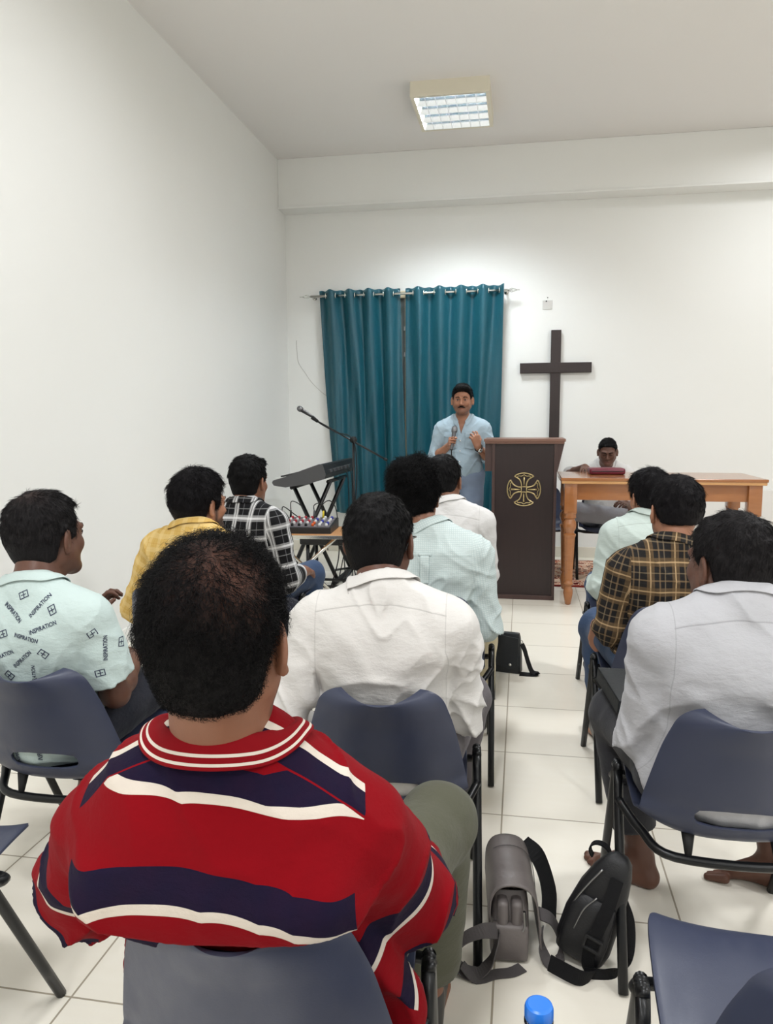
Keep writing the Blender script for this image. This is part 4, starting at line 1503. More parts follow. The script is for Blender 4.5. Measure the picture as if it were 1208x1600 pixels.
    for q, sh, el, W, a in arms:
        th = P.get('arm', 1.0)
        AS = Shape()
        ee = ease + 0.004
        end = a.get('sleeve', P.get('sleeve', 1.9))
        AS.cap(sh, el, 0.053 * s * th + ee, 0.045 * s * th + ee, 0.03)
        if end > 1:
            pe, dr = el.lerp(W, end - 1.03), (W - el).normalized()
        else:
            pe, dr = sh.lerp(el, end), (el - sh).normalized()
            AS.p = []
        fc = Shape()
        if end > 1:
            fc.cap(el, el.lerp(W, end - 1), 0.045 * s * th + ee, 0.034 * s * th + ee * (0.8 if not a.get('roll') else 1.15), 0.02)
            c1 = el.lerp(W, end - 1.03) - (W - el).normalized() * 0.05 * s
            rc = 0.037 * s * th + ee * (0.85 if not a.get('roll') else 1.25)
            fc.cap(c1, V3(pe), rc, rc, 0.01)
        else:
            fc.cap(sh, el, 0.056 * s * th + ee, 0.056 * s * th + ee, 0.02)
        pe, dr = np.array(pe, np.float32), np.array(dr, np.float32)
        fc.post.append(lambda Pt, d, pe=pe, dr=dr: np.maximum(d, (Pt - pe) @ dr))
        flo, fhi = fc.bounds(0.0)
        AS.fn(lambda Pt, fc=fc: fc(Pt, cull=False), flo, fhi, 0.02)
        armS.append((q, AS, np.array(sh, np.float32), np.array(el, np.float32), np.array(W, np.float32)))
        blo, bhi = AS.bounds(0.0)
        shirt.fn(lambda Pt, AS=AS: AS(Pt, cull=False), blo, bhi, 0.009)
    hem = P.get('hem', 0.435 if sit else 0.80)
    RLi = np.array(RL.to_3x3(), np.float32)
    pv = np.array(pivot, np.float32)
    wr = P.get('wrinkle', 1.0)

    def wrinkles(Pt, d):
        q = (Pt - pv) @ RLi
        z = q[:, 2]
        d0 = d
        wp = vnoise(q * 6 + seed) * 0.6
        w = vnoise(np.stack([q[:, 0] * 3.5 + wp + seed, q[:, 1] * 4, z * 13 + q[:, 0] * q[:, 0] * 25 + wp], 1))
        w = (1 - np.abs(w)) ** 3
        w2 = vnoise(np.stack([q[:, 0] * 9 + z * 7 + seed, q[:, 1] * 9, z * 12 - np.abs(q[:, 0]) * 16 + wp * 2], 1))
        w2 = (1 - np.abs(w2)) ** 3
        w3 = vnoise(np.stack([q[:, 0] * 5 - z * 3 + seed * 2, q[:, 1] * 6, z * 5], 1))
        lo_ = np.clip(1.25 - z / 0.40, 0.15, 1)
        d = d - wr * (0.0135 * (w - 0.4) * lo_ + 0.0085 * (w2 - 0.4) * (0.45 + 0.55 * lo_) + 0.006 * w3 * lo_)
        # folds fanning from the armpits towards the shoulder blade
        for sg in (-1, 1):
            ax = q[:, 0] * sg - 0.165 * s
            az = z - 0.30 * s
            rr = np.sqrt(ax * ax + az * az) + 1e-6
            an_ = np.arctan2(az, -ax)
            fan = np.sin(an_ * 5 + seed + sg + rr * 14) * np.exp(-rr / 0.12) * np.clip(rr / 0.10, 0, 1) ** 1.5
            d = d - wr * 0.0045 * fan
        # folds never sink into the body
        d = np.minimum(d, d0 + ease - 0.005)
        # open throat and hem
        vn = P.get('vneck', 0.06)
        top = np.array(T(0, -0.075, 0.955), np.float32)
        zz = (Pt - top) @ np.array(RL.to_3x3(), np.float32)
        v_ = np.maximum(np.abs(zz[:, 0]) - 0.30 * (zz[:, 2] + vn) , -zz[:, 1] + 0.0) * 0.8
        d = np.maximum(d, -v_)
        d = np.maximum(d, hem - Pt[:, 2] + 0.008 * vnoise(Pt * 9 + seed))
        return d
    shirt.post.append(wrinkles)
    if sit:
        shirt.post.append(back_cut)

    def pat(Vp):
        q = (Vp - pv) @ RLi
        out = np.stack([q[:, 0], q[:, 2] + 0.5, np.full(len(Vp), -1.0)], 1).astype(np.float32)
        sl = np.zeros((len(Vp), 3), np.float32)
        sl[:, 2] = q[:, 1]
        tor = Shape()
        torso(tor, ease)
        dt = tor(Vp, cull=False)
        for sg, AS, sh, el, W in armS:
            da = AS(Vp, cull=False)
            x = q[:, 0] * sg
            f = np.maximum(np.minimum(dt - da - 0.004, x - 0.10), np.minimum(x - 0.166 * s, dt - da + 0.02))
            out[:, 2] = np.maximum(out[:, 2], f)
            m = x > 0
            l1 = np.linalg.norm(el - sh)
            a1 = (el - sh) / l1
            l2 = np.linalg.norm(W - el)
            a2 = (W - el) / l2
            t1 = (Vp - sh) @ a1
            t2 = (Vp - el) @ a2
            use2 = (t2 > 0) & (t1 > l1 - 0.05)
            v = np.where(use2, l1 + t2, t1)
            ref = np.cross(a1, A(0, 0, 1) if abs(a1[2]) < 0.9 else A(0, 1, 0))
            ref /= np.linalg.norm(ref)
            rf2 = np.cross(a1, ref)
            rad = Vp - sh - np.outer(t1, a1)
            ang = np.arctan2(rad @ rf2, rad @ ref)
            sl[m, 0] = (ang * 0.055)[m]
            sl[m, 1] = v[m]
        return {'pat': out, 'slv': sl}
    sho, SV, SF = part(shirt, P.get('shirt_name', 'shirt'), P['shirt'], P.get('svox', vox), attrs=pat)
    sbvh = BVHTree.FromPolygons([tuple(v) for v in SV], [tuple(int(i) for i in f) for f in SF])

    # ---- collar: a stand and a turned-down fall that lies on the shirt
    if P.get('collar', True):
        cb = V3(T(0, -0.125, 0.945))
        axis = (V3(H(0, -0.03, -0.04)) - cb).normalized()
        up = (axis + V3((0, P.get('collar_tilt', 0.2), 0))).normalized()
        fwv = V3((0, 1, 0))
        fwv = (fwv - up * fwv.dot(up)).normalized()
        sd = fwv.cross(up)
        ch = P.get('collar_h', 0.040)
        cr_ = P.get('collar_r', 0.060) * s * nk
        cen = cb + axis * P.get('collar_up', 0.018) + fwv * 0.012
        rows_ = []
        vv = []
        n = 56
        gap = P.get('collar_gap', 0.5)
        for i in range(n + 1):
            th = PI / 2 + gap + (2 * PI - 2 * gap) * i / n
            dv = sd * math.cos(th) + fwv * math.sin(th) * 1.1
            f = max(0.0, math.sin(th))            # 1 at the throat
            drop = up * (-0.026 * f)
            inner0 = cen + dv * (cr_ * 0.97) - up * 0.012 + drop
            top_i = cen + dv * (cr_ * 0.98) + up * ch * 0.78 + drop
            top_o = cen + dv * (cr_ * 1.05 + 0.003) + up * ch * 0.80 + drop
            mid = cen + dv * (cr_ * 1.10 + 0.005) + up * ch * 0.30 + drop
            low = cen + dv * (cr_ * 1.18 + 0.008) - up * ch * 0.30 + drop * 1.2 - up * 0.022 * f
            pts = [inner0, top_i, top_i.lerp(top_o, 0.5) + up * 0.003, top_o, top_o.lerp(mid, 0.5) + dv * 0.002, mid, mid.lerp(low, 0.5), low]
            fixed = []
            for j, p in enumerate(pts):
                if j >= 4:
                    d_ = float(TS(np.array([p], np.float32), cull=False)[0]) - 0.002
                    if d_ < 0.005 + 0.002 * (i in (0, n)):
                        g = normals_of(TS, np.array([p], np.float32))[0]
                        p = p + V3(g.tolist()) * (0.005 - d_)
                fixed.append(p)
            rows_.append(fixed)
            vv += [[i / n, (0.0, 0.05, 0.1, 0.15, 0.4, 0.6, 0.8, 1.0)[j], -1] for j in range(8)]
        pts = np.array([[tuple(p) for p in r] for r in rows_])
        m_ = 8
        Fq = np.array([[i * m_ + j, i * m_ + j + 1, (i + 1) * m_ + j + 1, (i + 1) * m_ + j] for i in range(n) for j in range(m_ - 1)])
        pa = np.array(vv, np.float32)
        if P.get('collar_mat') is None:
            pa[:, 0] = pa[:, 0] * 0.36
            pa[:, 1] = 0.93 + pa[:, 1] * 0.05
        co = from_arrays('collar', pts.reshape(-1, 3), Fq, P.get('collar_mat', P['shirt']), sho, True, {'pat': pa})
        md = co.modifiers.new('thickness', 'SOLIDIFY')
        md.thickness = 0.003
        md.offset = 0
        sb_ = co.modifiers.new('smooth', 'SUBSURF')
        sb_.levels = sb_.render_levels = 1

    # ---- trousers
    tr = Shape()
    te = 0.012
    tr.ell(T(0, -0.105, 0.525) if sit else (0, 0.0, 0.93 * s), (0.170 * bw * s + te * 0.4, 0.130 * s + te * 0.4, 0.105 * s), 0.05)
    ends = []
    for q, hip, kn, an, fy, lg in legs:
        tl = lg.get('hem', 0.86)
        he = kn.lerp(an, tl)
        tr.cap(hip, kn, 0.084 * s * bw + te, 0.060 * s + te, 0.05)
        tr.cap(kn, he.lerp(an, 0.2), 0.060 * s + te, 0.050 * s + te + P.get('flare', 0.0), 0.03)
        ends.append((np.array(he, np.float32), np.array((an - kn).normalized(), np.float32)))

    def tw(Pt, d):
        w = vnoise(np.stack([Pt[:, 0] * 12 + seed, Pt[:, 1] * 9, Pt[:, 2] * 9], 1))
        w2 = vnoise(np.stack([Pt[:, 0] * 22 + seed, Pt[:, 1] * 16 + Pt[:, 2] * 12, Pt[:, 2] * 22], 1))
        d = d - 0.0045 * (1 - 2 * np.abs(w)) - 0.0025 * w2
        for he, dr in ends:
            nb_ = ((Pt - he) ** 2).sum(1) < 0.13 ** 2
            d = np.where(nb_, np.maximum(d, (Pt - he) @ dr), d)
        return d
    tr.post.append(tw)
    if sit:
        tr.post.append(seat_cut)
        tr.post.append(lambda Pt, d: back_cut(Pt, d, 0.012))
    part(tr, 'trousers', P['trousers'], P.get('tvox', max(vox, 0.007)))

    # ---- shoes
    if P.get('shoes', True):
        for q, hip, kn, an, fy, lg in legs:
            RF = Matrix.Rotation(fy, 4, 'Z')
            if lg.get('foot'):
                RF = RF @ lg['foot']
            FT = lambda x, y, z: an + RF @ V3((x * s, y * s, z * s))
            so = Shape()
            so.cap(FT(0, -0.005, -0.02), FT(0, -0.032, -0.058), 0.040 * s, 0.037 * s, 0.02)
            so.cap(FT(0, 0.0, -0.022), FT(0, 0.13, -0.062), 0.040 * s, 0.031 * s, 0.03)
            so.cap(FT(q * 0.006, -0.03, -0.068), FT(q * 0.010, 0.165, -0.072), 0.036 * s, 0.030 * s, 0.03)
            so.cap(FT(-q * 0.012, 0.09, -0.072), FT(-q * 0.008, 0.185, -0.075), 0.030 * s, 0.022 * s, 0.02)
            if lg.get('foot') is None:
                so.post.append(lambda Pt, d: np.maximum(d, 0.001 - Pt[:, 2]))
            part(so, 'shoe', 'shoe_black', 0.006)

    # ---- hair
    hm = P.get('hair', 'hair_black')
    tt, ts = P.get('hair_top', 0.020), P.get('hair_side', 0.008)
    nz = P.get('hair_noise', (0.004, 40))
    line = HAIRLINE
    rec = P.get('recede', 0.0)
    cen = np.array(hc, np.float32)
    hb = Shape()
    hb.ell(H(0, -0.016 - ts * 0.2, 0.038 + (tt - ts) * 0.5), ((0.0790 + ts) * hs, (0.097 + (ts + tt) * 0.5) * hs, (0.085 + (tt + ts) * 0.5) * hs), 0.02, RH)
    hb.ell(H(0, -0.045, 0.0), ((0.066 + ts) * hs, (0.060 + ts) * hs, (0.075) * hs), 0.03, RH)
    hb.ell(H(0, -0.038, -0.045), ((0.058 + ts * 0.7) * hs, (0.043 + ts * 0.7) * hs, (0.05) * hs), 0.03, RH)
    if P.get('quiff'):
        hb.ell(H(0, 0.055, 0.108), (0.055 * hs, 0.035 * hs, P['quiff'] * hs), 0.03, RH)
    ly = np.array([a for a, b in line], np.float32)
    lz = np.array([b for a, b in line], np.float32)
    nape = P.get('nape', 0.0)
    bald = P.get('bald')

    def hcut(Pt, d):
        q = (Pt - cen) @ Hi / hs
        w = vnoise(q * nz[1] + seed) + 0.5 * vnoise(q * nz[1] * 2.1 + 3)
        topf = np.clip((q[:, 2] + 0.02) / 0.06, 0.15, 1)
        d = d - nz[0] * w * topf
        if bald is not None:
            bd_ = np.exp(-(((q - A(*bald[:3])) ** 2).sum(1)) / (bald[3] ** 2))
            d = d + bd_ * bald[4]
        yy = q[:, 1] + rec * np.clip((q[:, 2] - 0.03) / 0.05, 0, 1)
        zl = np.interp(yy, ly, lz) - nape * (q[:, 1] < -0.03)
        zl = zl + np.where(q[:, 1] > 0.03, 0.30 * np.clip(np.abs(q[:, 0]) - 0.025, 0, 0.04), 0)      # receding temples
        edge = (zl - q[:, 2] + 0.003 * vnoise(q * 120)) * hs * 0.6
        h = np.clip(0.5 - 0.5 * (d - edge) / 0.006, 0, 1)
        return d + (edge - d) * h + 0.006 * h * (1 - h)
    hb.post.append(hcut)
    hv = P.get('hvox', 0.005)
    HV, HF = polygonise(hb, hv)
    HN = normals_of(hb, HV)
    HQ = (HV - cen) @ Hi / hs
    scalp = np.zeros(len(HV), np.float32)
    if bald is not None:
        dd = (((HQ - A(*bald[:3])) / A(1.25, 1.0, 1.0)) ** 2).sum(1)
        scalp = np.exp(-dd / (bald[3] ** 2)) * bald[5]
        scalp *= 0.75 + 0.5 * vnoise(HQ * A(220, 60, 60) + 3)
        scalp = np.clip(scalp, 0, 1)
    # strands: small tapered three-sided tubes that follow the growth away from the crown
    ns = P.get('strands', 0)
    allV, allF, allS = [HV], [HF], [scalp]
    if ns:
        rs = np.random.RandomState(int(seed * 10) + 3)
        pick = rs.randint(0, len(HV), ns)
        if bald is not None:
            keep = rs.rand(ns) > scalp[pick] * 0.96
            pick = pick[keep]
        skin_side = HQ[pick, 2] > np.interp(HQ[pick, 1], ly, lz) - nape * (HQ[pick, 1] < -0.03) + 0.0005
        pick = pick[skin_side]
        root = HV[pick]
        nrm = HN[pick]
        crown = cen + (Hi @ A(0.01, -0.065, 0.125)) * hs
        fl = root - crown
        fl /= np.linalg.norm(fl, axis=1)[:, None] + 1e-6
        fl = fl + A(0, 0, -0.35) + rs.normal(0, P.get('messy', 0.35), fl.shape).astype(np.float32)
        fl -= nrm * (fl * nrm).sum(1)[:, None]
        fl /= np.linalg.norm(fl, axis=1)[:, None] + 1e-6
        q = HQ[pick]
        topf = np.clip((q[:, 2] + 0.05) / 0.10, 0.25, 1)
        Ls = P.get('strand_len', 0.022) * topf * rs.uniform(0.6, 1.3, len(pick))
        lift = P.get('lift', 0.30)
        curl = P.get('curl', 0.0)
        bn = np.cross(nrm, fl)
        segs = 4
        ring = []
        ph = rs.uniform(0, 6.28, len(pick))
        pts = []
        for k in range(segs + 1):
            t = k / segs
            p = root - nrm * 0.001 + fl * (Ls * t)[:, None] + nrm * (Ls * (lift * t - lift * 0.75 * t * t))[:, None]
            if curl:
                p = p + bn * (np.sin(ph + t * 5.5) * curl * t ** 0.5)[:, None] + nrm * (np.cos(ph + t * 5.5) * curl * t ** 0.5)[:, None]
            pts.append(p)
        rad = P.get('strand_r', 0.0007)
        V_ = np.zeros((len(pick), segs + 1, 3, 3), np.float32)
        for k in range(segs + 1):
            r = rad * (1 - 0.85 * k / segs)
            for c in range(3):
                an_ = 2 * PI * c / 3
                V_[:, k, c] = pts[k] + bn * (math.cos(an_) * r) + nrm * (math.sin(an_) * r)
        base_i = (np.arange(len(pick)) * (segs + 1) * 3)[:, None]
        tri = []
        for k in range(segs):
            for c in range(3):
                a0, b0 = k * 3 + c, k * 3 + (c + 1) % 3
                tri.append(base_i + np.array([[a0, b0, b0 + 3, a0 + 3]]))
        Fh = np.concatenate(tri) + len(HV)
        allV.append(V_.reshape(-1, 3))
        allF.append(Fh)
        allS.append(np.zeros(len(pick) * (segs + 1) * 3, np.float32))
    from_arrays('hair', np.concatenate(allV), np.concatenate(allF), hm, me, True, {'scalp': np.concatenate(allS)})

    # ---- face details
    HV3 = lambda x, y, z: V3(H(x, y, z))
    if P.get('face', True):
        for q in (-1, 1):
            if P.get('closed'):
                ls = MB()
                ls.tube(spline([HV3(q * 0.019, 0.0900, 0.0075), HV3(q * 0.027, 0.0938, 0.0035), HV3(q * 0.036, 0.0930, 0.0035), HV3(q * 0.044, 0.085, 0.0075)], 5), 0.0013 * hs, 6)
                ls.build('eyelash', hm, me, True)
                br = MB()
                br.tube(spline([HV3(q * 0.014, 0.0985, 0.027), HV3(q * 0.028, 0.0965, 0.032), HV3(q * 0.050, 0.081, 0.028)], 6), [0.0035 * hs] * 7 + [0.0028 * hs] * 5 + [0.0012 * hs], 7)
                br.build('eyebrow', hm, me, True)
                continue
            eb = MB()
            eb.lathe([(0.0001, -0.0122 * hs), (0.006 * hs, -0.0106 * hs), (0.0105 * hs, -0.006 * hs), (0.0122 * hs, 0), (0.0105 * hs, 0.006 * hs), (0.006 * hs, 0.0106 * hs), (0.0001, 0.0122 * hs)], 14, Matrix.Translation(HV3(q * 0.031, 0.0808, 0.0105)) @ RH @ Matrix.Diagonal((1.05, 1.0, 0.48, 1)))
            eb.build('eye', 'eye_white', me, True)
            ir = MB()
            g = P.get('gaze', 0.0)
            ir.lathe([(0.0052 * hs, 0), (0.0045 * hs, 0.0008), (0.0001, 0.0010)], 12, Matrix.Translation(HV3(q * 0.031, 0.0926, 0.0105 + g)) @ RH @ Matrix.Rotation(-PI / 2, 4, 'X'))
            ir.build('iris', 'eye_iris', me, True)
            lid = MB()
            lid.tube(spline([HV3(q * 0.018, 0.0885, 0.0125), HV3(q * 0.026, 0.0930, 0.0170), HV3(q * 0.035, 0.0925, 0.0170), HV3(q * 0.0435, 0.084, 0.012)], 5), 0.0016 * hs, 6)
            lid.build('eyelid', hm, me, True)
            br = MB()
            br.tube(spline([HV3(q * 0.014, 0.0985, 0.030), HV3(q * 0.028, 0.0965, 0.036), HV3(q * 0.050, 0.081, 0.031)], 6), [0.0035 * hs] * 7 + [0.0028 * hs] * 5 + [0.0012 * hs], 7)
            br.build('eyebrow', hm, me, True)
    if P.get('moustache'):
        mo = MB()
        for q in (-1, 1):
            mo.tube(spline([HV3(q * 0.001, 0.1035, -0.0445), HV3(q * 0.013, 0.1005, -0.0465), HV3(q * 0.0245, 0.0935, -0.0505), HV3(q * 0.031, 0.088, -0.0545)], 5), [0.0052 * hs] * 5 + [0.005 * hs] * 5 + [0.004 * hs] * 4 + [0.0018 * hs] * 2, 8)
        mo.build('moustache', hm, me, True)
    if P.get('glasses'):
        gl = MB()
        for q in (-1, 1):
            rim = [HV3(q * (0.034 + 0.024 * math.cos(t)), 0.108 - 0.005 * abs(math.cos(t)), 0.008 + 0.017 * math.sin(t)) for t in np.linspace(0, 2 * PI, 20)[:-1]]
            gl.tube(rim, 0.0018, 6, closed=True)
            gl.tube(spline([HV3(q * 0.058, 0.104, 0.014), HV3(q * 0.078, 0.075, 0.016), HV3(q * 0.0845, 0.02, 0.016), HV3(q * 0.084, -0.012, 0.010), HV3(q * 0.080, -0.026, -0.012)], 5), 0.0019, 6)
        gl.tube([HV3(-0.010, 0.110, 0.012), HV3(0.010, 0.110, 0.012)], 0.0018, 6)
        gl.build('glasses', 'lens_frame', me, True)
    return dict(o=me, shirt=sho, bvh=sbvh, S=shirt, T=T, H=H, arms=arms, RL=RL, RH=RH, V=SV)

# ================================================================== PEOPLE
import os
PEOPLE = {}
N_ = dict


def add(key, label, loc, yaw, **P):
    if globals().get('ONLY') and key not in ONLY:
        return
    PEOPLE[key] = person('person', label, loc, yaw, P)


def chair_at(i):
    return CHAIRS[i][0], CHAIRS[i][1]


# 1 red striped rugby shirt, nearest
add('red', 'person in red, navy and white striped collared shirt, seen from behind, nearest the camera', (-0.41, 1.18), 6, seed=1, vox=0.0055, svox=0.005,
    s=1.06, lean=-18, head=(0.005, -0.295, 1.118), hs=0.90, hrot=(-5, 4, 0), w=1.05, f=1.0, round=True, skin='skin_brown', arm=1.05, shoulder=(0.153, 0.832),
    shirt='cloth_rugby_stripe', collar_mat='cloth_rugby_collar', collar_h=0.032, collar_r=0.066, collar_up=0.038, collar_tilt=0.55, shirt_extra=[((-0.13, -0.335, 0.80), (0.13, -0.335, 0.80), 0.052, 0.052), ((0.15, -0.20, 0.64), (0.235, -0.15, 0.50), 0.05, 0.03), ((0.235, -0.15, 0.50), (0.24, -0.10, 0.44), 0.03, 0.022)], ease=0.018, wrinkle=1.3, sleeve=1.92,
    trousers='cloth_olive', flare=0.01,
    ra=N_(w=(0.20, 0.15, 0.60), e=(0.228, -0.10, 0.655)), la=N_(w=(-0.14, 0.10, 0.60), e=(-0.275, -0.12, 0.665)),
    rl=N_(k=(0.285, 0.37, 0.52), a=(0.25, 0.40, 0.095)),
    hair='hair_black', hair_top=0.024, hair_side=0.006, hair_noise=(0.004, 30), hvox=0.004, strands=14000, strand_len=0.028, lift=0.6, messy=0.8, curl=0.005, strand_r=0.0005,
    bald=(0.044, -0.072, 0.102, 0.050, 0.012, 1.0), beard=0.6, nape=0.006, neck=1.06, face=True)
# 2 printed mint polo
add('insp', 'person in mint polo with INSPIRATION print, at the left edge, looking right', (-1.345, 2.04), 0, seed=2, vox=0.0055,
    s=0.94, lean=-5, head=(-0.012, -0.06, 1.06), hrot=(-16, 2, 0), hs=1.09, w=1.05, f=1.15, fat=0.004, skin='skin_dark', short=True, sleeve=0.76, arm=1.0,
    shirt='cloth_polo_mint', ease=0.015, wrinkle=0.6, collar_h=0.036, trousers='cloth_navy_trouser', collar_up=0.012,
    ra=N_(w=(0.13, 0.15, 0.64), e=(0.203, -0.10, 0.618)), la=N_(w=(-0.07, 0.26, 0.72), pole=(-0.7, -0.3, -0.8), d=(0.15, 0.25, 0.8), n=(0.8, 0.2, 0.0), curl=(0.6, 0.8, 0.5)),
    hair='hair_greying', hair_top=0.018, hair_side=0.010, strands=7000, strand_len=0.024, lift=0.28, strand_r=0.0006, recede=0.022, bald=(0.0, -0.06, 0.125, 0.035, 0.004, 0.25))
# 3 white shirt with glasses
add('white', 'person in white shirt and glasses, seated mid aisle, seen from behind', chair_at(2), 3, seed=3, vox=0.0055,
    lean=-4, head=(-0.02, -0.055, 1.07), hrot=(-12, 4, 0), w=1.06, f=1.0, skin='skin_dark', shirt='cloth_white', ease=0.015, wrinkle=1.5, sleeve=1.55, collar_h=0.038,
    trousers='cloth_grey_trouser', glasses=True, ra=N_(w=(0.15, 0.20, 0.60)), la=N_(w=(-0.24, 0.06, 0.52), pole=(-0.4, -0.6, -0.8)),
    rl=N_(k=(0.205, 0.32, 0.515), a=(0.165, 0.36, 0.095)), hair='hair_black', hair_top=0.016, hair_side=0.008, strands=7000, strand_len=0.02, lift=0.2, strand_r=0.0006, nape=0.0)
# 4 barefoot white shirt right
add('rw', 'barefoot person in white shirt and charcoal trousers, at the right edge, seen from behind', chair_at(3), 2, seed=4, vox=0.0055,
    lean=-5, head=(-0.012, -0.085, 1.04), hrot=(30, 3, 0), hs=0.99, w=1.2, f=1.2, fat=0.006, skin='skin_dark', shirt='cloth_white_cool', ease=0.02, wrinkle=1.2, sleeve=1.55, hem=0.44,
    trousers='cloth_charcoal', shoes=False, arm=1.08, neck=1.08,
    
    ll=N_(k=(-0.205, 0.27, 0.52), a=(-0.13, 0.245, 0.09), fy=62, hem=0.80), rl=N_(k=(0.2, 0.31, 0.515), a=(0.255, 0.255, 0.09), fy=70, hem=0.80),
    hair='hair_greying', hair_top=0.017, hair_side=0.010, strands=7000, strand_len=0.024, lift=0.28, strand_r=0.0006, messy=0.5)
# 5 yellow shirt
add('yellow', 'bearded person in yellow shirt, against the left wall, looking right', (-1.255, 2.96), -10, seed=5, vox=0.0065,
    lean=-4, head=(-0.01, -0.08, 1.055), hrot=(-22, 3, 0), skin='skin_tan', shirt='cloth_plaid_yellow', ease=0.018, wrinkle=1.0, sleeve=1.6, trousers='cloth_navy_trouser',
    la=N_(w=(-0.2, 0.10, 0.58), pole=(-0.7, -0.6, -0.7)), beard=0.95, hair='hair_dark', hair_top=0.034, hair_side=0.018, hair_noise=(0.006, 34), strands=5000, strand_len=0.03, lift=0.5, strand_r=0.0009, curl=0.003, messy=0.6)
# 6 curly hair, striped mint shirt
add('mint', 'curly haired person in fine striped mint shirt, seen from behind, middle row', chair_at(5), 2, seed=6, vox=0.006,
    lean=3, head=(-0.065, -0.03, 1.09), hrot=(-8, 3, 0), w=1.06, f=1.1, skin='skin_brown', shirt='cloth_mint_stripe', ease=0.018, wrinkle=1.2, sleeve=1.6, trousers='cloth_cream_trouser',
    ra=N_(w=(0.17, 0.16, 0.59)), rl=N_(k=(0.20, 0.33, 0.515), a=(0.19, 0.34, 0.095)),
    hair='hair_black', hair_top=0.034, hair_side=0.020, hair_noise=(0.013, 26), strands=9000, strand_len=0.034, lift=0.7, strand_r=0.0011, curl=0.007, messy=1.0)
# 7 brown plaid
add('brown', 'person in brown and black plaid shirt, right row, seen from behind', chair_at(6), 3, seed=7, vox=0.0065,
    s=0.95, hs=1.05, nape=-0.03, lean=-3, head=(0.02, -0.07, 1.055), hrot=(12, 5, 0), w=1.12, skin='skin_tan', shirt='cloth_plaid_brown', ease=0.016, wrinkle=0.9, sleeve=1.25, trousers='cloth_jeans',
    la=N_(w=(-0.22, 0.10, 0.58), e=(-0.205, -0.12, 0.63), d=(0.05, 0.6, -0.7)), ll=N_(k=(-0.19, 0.30, 0.52), a=(-0.15, 0.3, 0.095)), beard=0.6,
    hair='hair_dark', hair_top=0.020, hair_side=0.009, strands=4500, strand_len=0.022, lift=0.3, strand_r=0.0008)
# 8 black and white plaid
add('plaid', 'person in black and white plaid shirt and jeans, beside the audio mixer', chair_at(7), -10, seed=8, vox=0.007,
    lean=-2, head=(0.0, -0.08, 1.075), hrot=(-6, 4, 0), skin='skin_brown', shirt='cloth_plaid_black', ease=0.017, wrinkle=0.8, sleeve=1.6, trousers='cloth_jeans',
    ra=N_(w=(0.22, 0.12, 0.585)), rl=N_(k=(0.15, 0.33, 0.525), a=(0.15, 0.28, 0.095)), hair='hair_black', hair_top=0.026, hair_side=0.007, quiff=0.022, strands=3500, strand_len=0.022, lift=0.35, strand_r=0.001)
# 9 white shirt near the lectern
add('bw', 'person in white shirt seated nearest the lectern, behind the curly haired head', chair_at(8), 0, seed=9, vox=0.007,
    nape=-0.02, lean=-1, head=(-0.025, -0.06, 1.08), hrot=(-14, 3, 0), w=1.05, skin='skin_brown', shirt='cloth_white_plain', ease=0.018, wrinkle=1.0, sleeve=1.6, trousers='cloth_navy_trouser',
    hair='hair_black', hair_top=0.020, hair_side=0.008, strands=3500, strand_len=0.022, lift=0.3, strand_r=0.001)
# 10 pale mint shirt, right front
add('pm', 'person in pale mint long sleeved shirt and jeans, front right, beside the table', (0.595, 3.84), 4, seed=10, vox=0.007,
    s=0.90, hs=1.09, nape=-0.025, lean=9, head=(0.02, 0.0, 1.01), hrot=(18, 8, 0), skin='skin_tan', shirt='cloth_pale_mint', ease=0.02, wrinkle=1.0, sleeve=1.75, trousers='cloth_jeans',
    la=N_(w=(-0.2, 0.12, 0.56)), hair='hair_dark', hair_top=0.034, hair_side=0.014, quiff=0.028, hair_noise=(0.006, 30), strands=3500, strand_len=0.03, lift=0.4, strand_r=0.001)
# 11 the speaker, standing, facing the room
add('speaker', 'person with moustache in pale blue shirt standing and speaking into a microphone', (-0.50, 6.5), 178, seed=11, vox=0.0045, sit=False, svox=0.005,
    lean=-2, head=(0.0, 0.015, 1.555), hrot=(2, 4, 0), skin='skin_tan', shirt='cloth_denim_shirt', ease=0.016, wrinkle=0.8, sleeve=1.35, trousers='cloth_pale_jeans', hem=0.81, collar_gap=0.42, vneck=0.12,
    ra=N_(w=(0.092, 0.145, 1.185), e=(0.238, -0.03, 1.065), d=(-0.12, 0.9, 0.35), n=(-1, -0.1, -0.05), curl=[(1.1, 1.25, 0.8), (1.15, 1.3, 0.8), (1.15, 1.3, 0.8), (1.2, 1.3, 0.8)], thumb=0.6, roll=True),
    la=N_(w=(-0.150, 0.160, 1.170), e=(-0.242, -0.02, 1.055), d=(0.3, 0.15, 1.0), n=(0.45, -0.85, 0.15), curl=[(0.55, 0.7, 0.4), (0.6, 0.75, 0.4), (0.7, 0.8, 0.5), (0.85, 0.9, 0.5)], spread=0.2, thumb=0.35, roll=True),
    beard=0.5, moustache=True, hair='hair_black', hair_top=0.024, hair_side=0.007, quiff=0.022, strands=4000, strand_len=0.022, lift=0.3, strand_r=0.0011, recede=-0.005)
